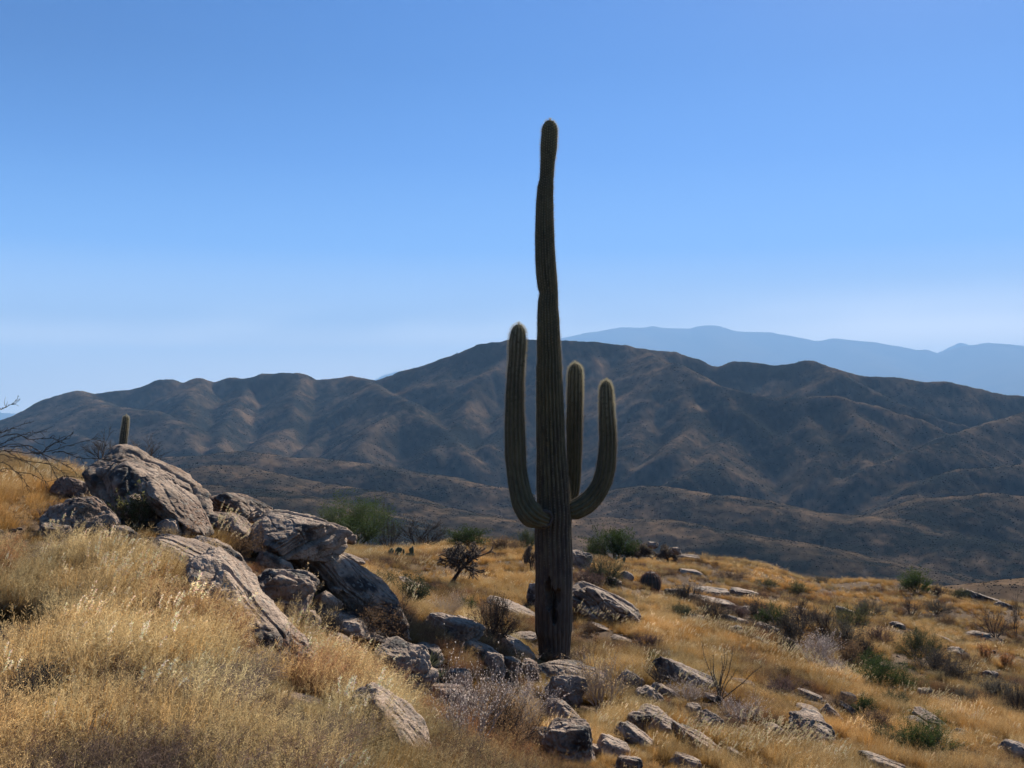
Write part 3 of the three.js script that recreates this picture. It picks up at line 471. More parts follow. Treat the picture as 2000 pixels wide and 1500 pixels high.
const ROCKS = [ // px x, px y, width, height, roll, name, label, options
  [294, 957, 268, 88, 25, 'boulder', 'largest pinkish boulder at the upper left, under the small saguaro', { d: 10.2, det: 62, sz: 0.5, f: 0.2 }],
  [352, 992, 175, 46, 36, 'rock_slab', 'pale slab leaning along the lower front edge of the largest left boulder', { d: 9.55, det: 40 }],
  [140, 957, 74, 48, 12, 'rock', 'rounded rock half sunk in grass left of the largest boulder', { det: 24 }],
  [165, 1012, 158, 84, 18, 'boulder', 'broken pale outcrop in the grass left of and below the largest boulder', { det: 44, pale: 0.1 }],
  [110, 1040, 60, 30, 10, 'rock', 'low pale stone at the lower left foot of the broken outcrop', { det: 20, pale: 0.1 }],
  [330, 1032, 52, 38, 25, 'rock', 'white angular rock at the foot of the leaning slab', { det: 22, pale: 0.25 }],
  [364, 1037, 24, 32, 10, 'rock', 'small upright stone, middle of three pale stones below the leaning slab', { det: 14, pale: 0.2 }],
  [393, 1037, 34, 36, 20, 'rock', 'round pale stone, rightmost of three below the leaning slab', { det: 16, pale: 0.15 }],
  [458, 986, 152, 46, 17, 'rock_slab', 'dark weathered layered slab behind the capstone, on the skyline', { d: 11.6, det: 40, dark: 0.14, th: 0.06 }],
  [455, 1027, 125, 40, 38, 'rock_slab', 'sloping slab between the largest boulder and the capstone', { d: 10.2, det: 34 }],
  [587, 1043, 196, 68, 11, 'boulder', 'overhanging flat capstone boulder with a shadowed undercut', { d: 10.4, det: 56, sz: 0.5, pale: 0.05, f: 0.1 }],
  [680, 1051, 36, 18, 10, 'rock', 'small dark stone at the right tip of the capstone', { d: 11.2, det: 14, dark: 0.14 }],
  [620, 1100, 150, 70, 20, 'boulder', 'grey block under the capstone, carrying it', { d: 10.7, det: 40, dark: 0.15 }],
  [712, 1152, 258, 62, 37, 'boulder', 'long grey boulder sloping down right from under the capstone', { d: 10.7, det: 58, sz: 0.3, dark: 0.12 }],
  [382, 1096, 240, 50, 24, 'rock_slab', 'pale ridged slab emerging from the left grass, upper end of the long ledge', { d: 7.6, det: 50, pale: 0.12, f: 0.4, open: 1 }],
  [486, 1204, 330, 62, 47, 'boulder', 'large pale striped boulder running down right from the ridged slab', { d: 7.3, det: 64, sz: 0.3, pale: 0.15, f: 0.3, open: 1 }],
  [588, 1292, 130, 50, 52, 'rock_slab', 'lower grass-edged tail of the pale striped boulder', { d: 6.6, det: 34, pale: 0.08, f: 0.4, open: 1 }],
  [545, 1164, 138, 100, 12, 'boulder', 'reddish brown block behind the pale striped boulder', { d: 8.8, det: 46, red: 0.35, dark: 0.15, sz: 0.4, f: 0.3 }],
  [590, 1215, 60, 60, 35, 'rock', 'shaded rock under the reddish brown block', { d: 8.5, det: 24, dark: 0.14 }],
  [665, 1217, 130, 36, 14, 'rock_slab', 'low pale flat rock in dry grass below the long grey boulder', { det: 30, pale: 0.12 }],
  [742, 1211, 46, 26, 10, 'rock', 'small grey stone at the right end of the low pale flat rock', { det: 16 }],
  [640, 1180, 60, 40, 35, 'rock', 'pale pink rock showing through grass above the low flat rock', { det: 20, pale: 0.15 }],
  [657, 1153, 22, 12, 5, 'rock', 'tiny white stone in the shadow under the long grey boulder', { d: 10.2, det: 10, pale: 0.4 }],
  [886, 1232, 122, 52, 9, 'boulder', 'flat-topped brown boulder in the grass, right of the long grey boulder', { det: 36, red: 0.1, dark: 0.1 }],
  [785, 1308, 138, 106, 17, 'boulder', 'round-ended boulder screened by reddish grass, below the flat-topped brown boulder', { det: 46, d: 9.2, sz: 0.35 }],
  [877, 1364, 98, 48, 5, 'boulder', 'pale flat-topped boulder left of the grey brittle shrub', { det: 36, pale: 0.15 }],
  [893, 1328, 60, 42, 5, 'rock', 'bluish shaded rock behind the pale flat-topped boulder', { det: 20 }],
  [1034, 1311, 40, 44, 0, 'rock', 'dark round stone touching the left of the saguaro base', { det: 24, dark: 0.14, d: 14.1, layer: 0.2 }],  // dark, here and on the stones around it: shade painted into the colour
  [1000, 1304, 44, 40, 5, 'rock', 'dark stone second left of the saguaro base', { det: 20, dark: 0.14, d: 14 }],
  [966, 1302, 44, 50, 5, 'rock', 'dark stone third left of the saguaro base, by the brown bush', { det: 20, dark: 0.14, d: 13.8 }],
  [1113, 1315, 140, 30, 9, 'rock_slab', 'dark layered slab lying right in front of the saguaro base', { d: 13.6, det: 44, dark: 0.1, th: 0.05, sz: 0.5 }],
  [1104, 1351, 84, 66, 5, 'boulder', 'black shaded block holding up the layered slab', { d: 13.2, det: 34, dark: 0.14 }],
  [1096, 1397, 88, 42, 36, 'rock', 'tilted pinkish rock below the shaded block', { det: 30, d: 11.2 }],
  [1112, 1452, 118, 86, 6, 'boulder', 'dark-faced boulder at the bottom, below the tilted pinkish rock', { det: 46, dark: 0.12 }],
  [1050, 1440, 50, 40, 20, 'rock', 'grass-covered stone left of the dark-faced boulder', { det: 20 }],
  [1240, 1440, 98, 38, 30, 'rock_slab', 'smooth pale rock, upper of two lying below the dark cube-like block', { det: 34, pale: 0.2, layer: 0.4 }],
  [1202, 1467, 92, 44, 32, 'rock_slab', 'smooth pale rock, lower of two, right of the dark-faced boulder', { det: 34, pale: 0.22, layer: 0.4 }],
  [1247, 1413, 50, 42, 8, 'rock', 'dark cube-like block above the two smooth pale rocks', { det: 26, dark: 0.14, sharp: 16 }],
  [1290, 1410, 110, 34, 22, 'rock_slab', 'upper half of the long pale ledge left of the dark small stones', { det: 36, pale: 0.2 }],
  [1362, 1448, 130, 30, 33, 'rock_slab', 'lower half of the long pale ledge ending near the prickly pear', { det: 36, pale: 0.12 }],
  [1232, 1332, 58, 38, 40, 'rock', 'upper brown half of the split leaning block', { det: 28, red: 0.2, dark: 0.1 }],
  [1266, 1358, 52, 36, 48, 'rock', 'lower grey half of the split leaning block', { det: 26, dark: 0.15 }],
  [1355, 1388, 34, 26, 0, 'rock', 'small cube-like stone above the long pale ledge', { det: 18, dark: 0.1, sharp: 16 }],
  [1386, 1410, 64, 36, 24, 'rock', 'brown rounded rock beside the small cube-like stone', { det: 24, red: 0.15 }],
  [1336, 1318, 126, 34, 26, 'rock_slab', 'lichen-grey slab sunk in golden grass beside the wand-stemmed shrub', { det: 40, dark: 0.1, th: 0.06 }],
  [1172, 1180, 176, 56, 29, 'boulder', 'long grey rock behind the saguaro trunk on its right', { det: 52, d: 19.6, sz: 0.4 }],
  [1132, 1097, 46, 40, 15, 'boulder', 'dark squarish boulder on the crest just right of the saguaro', { det: 26, dark: 0.14 }],
  [1042, 1160, 30, 44, 0, 'rock', 'dark upright rock peeping out left of the saguaro trunk', { det: 18, dark: 0.14, d: 20 }],
  [1000, 1189, 106, 15, 19, 'rock_slab', 'thin straight ledge in the grass left of the saguaro trunk', { det: 30 }],
  [1004, 1268, 96, 34, 30, 'rock_slab', 'pale slab sloping to the left of the saguaro base', { det: 32, pale: 0.15 }],
  [1022, 1242, 60, 14, 6, 'rock_slab', 'thin purple-grey slab left of the lower trunk', { det: 24 }],
  [930, 1228, 90, 18, 25, 'rock_slab', 'pale half-buried slab right of the flat-topped brown boulder', { det: 24, pale: 0.2 }],
  [1388, 1157, 80, 15, 6, 'rock_slab', 'thin dark ledge on the right slope, lower left of a pair', { det: 30, dark: 0.1, th: 0.07 }],
  [1453, 1159, 60, 14, 9, 'rock_slab', 'thin dark ledge on the right slope, upper right of a pair', { det: 28, dark: 0.1, th: 0.07 }],
  [1318, 1157, 48, 18, 4, 'rock', 'grey rocks in the grass below the barrel cactus', { det: 22 }],
  [1200, 1140, 34, 22, 15, 'rock', 'dark rock under the grey-green bush behind the saguaro', { det: 18, dark: 0.14 }],
  [1224, 1126, 28, 18, 30, 'rock', 'pale tilted rock just left of the barrel cactus', { det: 16, pale: 0.2 }],
  [1354, 1206, 46, 12, 7, 'rock_slab', 'narrow ledge left of the dark bushes on the right slope', { det: 22, dark: 0.1 }],
  [1421, 1209, 38, 16, 14, 'rock', 'rusty rock among dark bushes on the right slope', { det: 18, red: 0.2 }],
  [1438, 1231, 30, 20, 20, 'rock', 'rounded rock below the rusty rock on the right slope', { det: 16 }],
  [1498, 1231, 52, 22, 24, 'rock_slab', 'grey slab at the lower left of the dark bare bushes', { det: 24 }],
  [1486, 1253, 36, 14, 18, 'rock', 'flat stone below the grey slab near the dark bushes', { det: 16 }],
  [1505, 1208, 30, 10, 20, 'rock', 'small dark slab above the grey slab near the dark bushes', { det: 14, dark: 0.1 }],
  [1878, 1281, 56, 20, 40, 'rock_slab', 'white tilted slab right of the dark green bush on the right slope', { det: 28, pale: 0.25 }],
  [1842, 1250, 52, 13, 22, 'rock_slab', 'long grey slab above the white tilted slab', { det: 24 }],
  [1590, 1425, 104, 48, 16, 'boulder', 'broad speckled grey boulder at the lower right', { det: 50, pale: 0.16, th: 0.04, sz: 0.7 }],
  [1622, 1398, 50, 30, 38, 'rock', 'striped rock just above the broad speckled boulder', { det: 26, th: 0.05 }],
  [1655, 1365, 34, 24, 20, 'rock', 'grey rock with white patches above the striped rock', { det: 20 }],
  [1668, 1392, 70, 14, 40, 'rock_slab', 'thin pinkish slab edge running down right of the striped rock', { det: 26 }],
  [1580, 1358, 54, 16, 20, 'rock_slab', 'low grey stones below the purple-brown bush', { det: 22 }],
  [1578, 1386, 60, 14, 18, 'rock_slab', 'flat ledge just above and left of the striped rock', { det: 22 }],
  [1515, 1425, 46, 15, 22, 'rock_slab', 'small flat rock left of the broad speckled boulder', { det: 20 }],
  [1822, 1408, 96, 22, 30, 'rock_slab', 'brown slab, upper of two parallel slabs above the bright green bush', { det: 34, red: 0.15 }],
  [1808, 1420, 84, 16, 32, 'rock_slab', 'grey slab, lower of two parallel slabs above the bright green bush', { det: 30, pale: 0.1 }],
  [1874, 1430, 30, 14, 3, 'rock', 'pink stone at the right end of the two parallel slabs', { det: 14 }],
  [1984, 1468, 70, 36, 14, 'boulder', 'dark brown boulder cut by the right edge of the picture', { det: 30, dark: 0.1, red: 0.1 }],
  [1806, 1353, 30, 18, 2, 'rock', 'small dark-fronted block in grass right of the green bush', { det: 16, dark: 0.12, sharp: 15 }],
  [1936, 1321, 30, 20, 8, 'rock', 'dark-fronted stone below the orange grass at far right', { det: 16, dark: 0.14 }],
  [1708, 1294, 54, 12, 22, 'rock_slab', 'pale-edged slab above the green bush on the right slope', { det: 22 }],
  [1725, 1493, 90, 26, 14, 'rock', 'pinkish rock at the bottom edge left of the bright green bush', { det: 28 }],
  [1926, 1172, 92, 20, 15, 'rock_slab', 'layered outcrop on the right skyline below the far hillside', { det: 34, th: 0.16 }],
  [1962, 1184, 40, 12, 24, 'rock_slab', 'right-hand end slab of the skyline outcrop', { det: 18 }],
  [1908, 1239, 52, 11, 8, 'rock_slab', 'narrow grey ledge beside the bare dead tree at far right', { det: 22 }],
  [1754, 1220, 32, 11, 24, 'rock_slab', 'short pale slab in the middle of the right slope', { det: 16 }],
  [1276, 1064, 22, 11, 3, 'rock', 'small rock on the skyline right of the green bush', { det: 14 }],
  [1320, 1075, 22, 12, 5, 'rock', 'small round rock on the skyline behind the right cholla', { det: 14 }],
  [1345, 1088, 46, 10, 5, 'rock_slab', 'low flat rock on the skyline right of the right cholla', { det: 18 }],
  [1346, 1117, 50, 9, 8, 'rock_slab', 'thin ledge on the slope below the right cholla', { det: 18 }],
  [1342, 1491, 66, 30, 20, 'rock', 'rough pale stone at the bottom edge below the long pale ledge', { det: 26, pale: 0.1 }],
  [1444, 1480, 56, 16, 38, 'rock_slab', 'pale ledge under white seed heads at the bottom edge', { det: 22, pale: 0.15 }],
  [1230, 1492, 60, 30, 8, 'rock', 'dark stone at the bottom edge under the smooth pale rocks', { det: 22, dark: 0.1 }],
  [762, 1440, 230, 90, 50, 'boulder', 'large pale boulder hump almost overgrown by the left grass', { d: 5.9, det: 44, pale: 0.2, layer: 0.5, f: 0.06, open: 1 }],
  [596, 1372, 80, 30, 14, 'rock', 'pale stone top showing in the left grass', { det: 26, pale: 0.2 }],
  [97, 1086, 26, 10, 4, 'rock', 'lone small white stone in the upper left grass', { det: 12, pale: 0.35 }],
  [810, 1146, 76, 16, 22, 'rock_slab', 'narrow grey slab in golden grass below the leaning cholla', { det: 24 }],
  [712, 1130, 50, 24, 16, 'rock', 'dark rock in the grass right of the long grey boulder', { d: 16, det: 20, dark: 0.12 }],
  [685, 1090, 60, 14, 20, 'rock_slab', 'dark slab lying behind the right end of the capstone', { d: 14, det: 18, dark: 0.1 }],
  [1172, 1226, 46, 9, 24, 'rock_slab', 'thin dark slab below the long rock right of the trunk', { det: 18, dark: 0.14 }],
  [1215, 1250, 44, 9, 20, 'rock_slab', 'thin dark slab lower right of the long rock behind the trunk', { det: 16, dark: 0.1 }],
  [1390, 1362, 40, 12, 14, 'rock', 'flat pale stones at the foot of the wand-stemmed shrub', { det: 14, pale: 0.2 }],
  [1452, 1333, 50, 10, 14, 'rock_slab', 'reddish thin slab right of the wand-stemmed shrub', { det: 16, red: 0.2 }],
  [1935, 1440, 26, 9, 10, 'rock', 'pale flake of stone above the boulder at the right edge', { det: 10, pale: 0.2 }],
  [430, 1078, 120, 34, 26, 'rock_slab', 'rubbly red-brown slab under the sloping slab, above the ridged pale slab', { d: 9.4, det: 28, red: 0.2 }],
  [530, 1108, 80, 46, 32, 'rock', 'shadowed stone in the gap left of the grey block under the capstone', { d: 9.8, det: 24 }],
  [640, 1248, 100, 34, 30, 'rock_slab', 'half-buried slab in the hollow below the reddish brown block', { d: 8.9, det: 26 }],
  [712, 1240, 120, 30, 22, 'rock_slab', 'flat pinkish slab at the back of the hollow, under the brown twigs', { det: 26 }],
  [830, 1276, 80, 34, 18, 'rock_slab', 'slab end sticking out behind the spiky rosette', { det: 22 }],
  [940, 1276, 90, 32, 24, 'rock_slab', 'sloping slab behind the brown bush left of the saguaro base', { det: 24, pale: 0.1 }],
  [560, 1256, 56, 44, 44, 'rock', 'narrow dark-sided stone against the middle of the striped boulder', { d: 7.6, det: 20 }],
  [250, 1046, 70, 30, 20, 'rock', 'low grey stone among weeds right of the broken outcrop', { det: 18 }],
  [1150, 1470, 60, 40, 14, 'rock', 'small stone wedged right of the dark-faced boulder', { det: 20 }],
  [1300, 1350, 60, 18, 20, 'rock_slab', 'thin slab in dry grass right of the split leaning block', { det: 18 }],
  [470, 1150, 180, 40, 40, 'rock_slab', 'upper parallel slab lying just behind the large pale striped boulder', { d: 7.9, det: 34, pale: 0.05, f: 0.2 }],
  [1395, 1178, 110, 16, 14, 'rock_slab', 'broken dark ledge directly under the lower left thin ledge of the pair', { det: 24 }],
  [1470, 1196, 70, 14, 20, 'rock_slab', 'low dark ledge in the middle of the rocky band on the right slope', { det: 20 }],
  [1540, 1222, 60, 14, 22, 'rock_slab', 'low ledge just above the leftmost bush of the dark clump', { det: 20 }],
  [1450, 1216, 26, 14, 10, 'rock', 'small squarish stone in the rocky band right of the rusty rock', { det: 14 }],
  [1650, 1192, 44, 10, 16, 'rock_slab', 'thin pale slab in the grass above the olive-brown rounded bush', { det: 14, pale: 0.1 }],
  [1560, 1190, 36, 10, 14, 'rock_slab', 'thin slab alone in the grass above the dark clump', { det: 14 }],
];
ROCKS.forEach(([x, y, w, h, roll, name, label, o], i) => {
  const q = ground(x, y + h * 0.35), d = Math.min(o.d ?? 1e9, q.d + (o.d ? 0.1 : 0)) - (o.f ?? 0.1), sz = (o.sz ?? 0.38) * w / F * d * 1.0, sx = w / F * d * 0.5, sy = h / F * d * 0.6, dc = d + (o.d ? 0 : sz * 0.45), c = at(x, y + h * 0.07, dc);
  const g = rockGeo(100 + i * 7, sx, sy, Math.max(sz, sy * 0.9), Math.round((o.det ?? 20) * 0.92), o), m = mesh(name, g, M.rock);
  m.position.copy(c); m.rotation.order = 'ZXY'; m.rotation.set(o.pitch ?? 0, (rng(i + 5)() - 0.5) * 0.25, -roll * RAD);
  tag(m, label, name === 'boulder' ? 'boulder' : 'rock');
  foot.push({ x: c.x, z: c.z, rx: sx * Math.cos(roll * RAD) * 0.95, rz: Math.max(sz, sy) * 0.85, rock: !o.open });
});
const near = (x, z) => foot.some((f) => f.rock && Math.abs(x - f.x) < f.rx + 0.15 && z > f.z - 0.1 && z < f.z + f.rz + (f.z > -10 ? 1 : 0.7));
const blocked = (x, z, k = 1) => foot.some((f) => ((x - f.x) / (f.rx * k)) ** 2 + ((z - f.z) / (f.rz * k)) ** 2 < 1);

// ───────────────────────── shrubs, cacti and other plants ─────────────────────────
function twigs(mb, R, p, dir, len, rad, lv, o, ends) { // a branch with its side branches
  const pts = [p.clone()], q = p.clone(), d = dir.clone(), n = lv >= o.levels - 1 ? 2 : 3;
  for (let k = 0; k < n; k++) { d.add(rv(R).multiplyScalar(o.bend ?? 0.22)); d.y += o.lift ?? 0.04; d.normalize(); q.addScaledVector(d, len / n); pts.push(q.clone()); }
  mb.tube(pts, rad, 3, o.c0, o.c1, false);
  if (lv >= o.levels - 1) { ends.push({ p: q.clone(), d: d.clone(), a: pts }); return; }
  const kids = o.kids[lv];
  for (let k = 0; k < kids; k++) { const t = 0.35 + 0.65 * (k + R()) / kids, i = Math.min(n - 1, Math.floor(t * n)), b = pts[i].clone().lerp(pts[i + 1], t * n - i), nd = d.clone().multiplyScalar(1.1).add(rv(R).multiplyScalar(o.spread ?? 0.75)); nd.y += o.lift ?? 0; twigs(mb, R, b, nd.normalize(), len * (0.5 + R() * 0.3), rad * 0.55, lv + 1, o, ends); }
}
function shrubGeo(seed, o) { // unit size: about one metre wide and tall, standing on the origin
  const R = rng(seed), st = new MB(), lf = new MB(), ends = [];
  for (let k = 0; k < o.stems; k++) {
    const a = R() * 6.2832, tilt = (o.tilt ?? 0.9) * Math.sqrt(R()), d = V(Math.cos(a) * Math.sin(tilt), Math.cos(tilt), Math.sin(a) * Math.sin(tilt));
    twigs(st, R, V(Math.cos(a) * 0.06 * R(), -0.03, Math.sin(a) * 0.06 * R()), d, (o.len ?? 0.62) * (0.7 + R() * 0.5), o.rad ?? 0.014, 0, o, ends);
  }
  const fit = (mbs) => { let mx = 0, my = 0; for (let i = 0; i < st.p.length; i += 3) { mx = Math.max(mx, Math.abs(st.p[i]), Math.abs(st.p[i + 2])); my = Math.max(my, st.p[i + 1]); } const kx = 0.52 / mx, ky = 1 / my; for (const m of mbs) for (let i = 0; i < m.p.length; i += 3) { m.p[i] *= kx; m.p[i + 1] *= ky; m.p[i + 2] *= kx; } };
  for (const e of ends) {
    const clump = 0.55 + 0.9 * R();
    for (let k = 0; k < o.leaves * clump; k++) {
      const t = R(), b = e.a[0].clone().lerp(e.p, t).addScaledVector(rv(R), o.puff ?? 0.03), d = rv(R).addScaledVector(e.d, 0.8).normalize(), s = rv(R).cross(d).normalize(), l = o.size * (0.6 + R() * 0.8), tone = 0.65 + R() * 0.7;
      lf.leaf(b, d, s, l, l * (o.slim ?? 0.45), [tone, tone * (0.95 + R() * 0.1), tone]);
    }
  }
  fit([st, lf]);
  return { stems: st.geo(), leaves: lf.n ? lf.geo() : null };
}
const tint = (name, base, c, t = base.transmission) => { const m = base.clone(); m.name = name; m.color.setRGB(...c); return m; };
const KIND = {
  feather: { stems: 20, levels: 4, kids: [4, 4, 3], c0: [0.07, 0.075, 0.035], c1: [0.06, 0.085, 0.03], leaves: 12, size: 0.03, puff: 0.06, tilt: 0.95, lift: 0.08, slim: 0.35 },
  dome: { stems: 26, levels: 3, kids: [5, 4], c0: [0.07, 0.055, 0.045], c1: [0.085, 0.07, 0.055], leaves: 11, size: 0.036, puff: 0.04, tilt: 1.25, lift: 0.03 },
  leafy: { stems: 22, levels: 3, kids: [5, 4], c0: [0.07, 0.06, 0.04], c1: [0.07, 0.065, 0.04], leaves: 18, size: 0.045, puff: 0.05, tilt: 1.2, lift: 0.05 },
  bare: { stems: 9, levels: 4, kids: [4, 4, 3], c0: [0.055, 0.042, 0.035], c1: [0.075, 0.058, 0.048], leaves: 0.5, size: 0.025, tilt: 0.95, lift: 0.05, rad: 0.02, bend: 0.3 },
  weed: { stems: 16, levels: 3, kids: [4, 3], c0: [0.13, 0.09, 0.04], c1: [0.16, 0.115, 0.05], leaves: 5, size: 0.075, puff: 0.02, tilt: 0.7, lift: 0.15 },
  pale: { stems: 20, levels: 3, kids: [5, 4], c0: [0.24, 0.19, 0.155], c1: [0.44, 0.365, 0.31], leaves: 5, size: 0.02, puff: 0.008, tilt: 0.95, lift: 0.12, rad: 0.008, slim: 0.8 },
};
const COL = { // foliage colours
  green: [0.052, 0.076, 0.022], darkgreen: [0.036, 0.055, 0.018], greygreen: [0.05, 0.057, 0.03], olive: [0.10, 0.10, 0.04], grey: [0.10, 0.088, 0.066], dark: [0.05, 0.042, 0.034], purple: [0.12, 0.075, 0.065], brown: [0.17, 0.105, 0.058], palegrey: [0.46, 0.385, 0.33], straw: [0.40, 0.29, 0.16], rust: [0.30, 0.14, 0.06],
};
const leafMat = {}; for (const k in COL) leafMat[k] = tint('foliage_' + k, M.leaf, COL[k]);
const protoCache = {};
function shrubProto(kind, v) { return protoCache[kind + v] ??= shrubGeo(300 + v * 17 + kind.length * 31, KIND[kind]); }
let shrubN = 0;
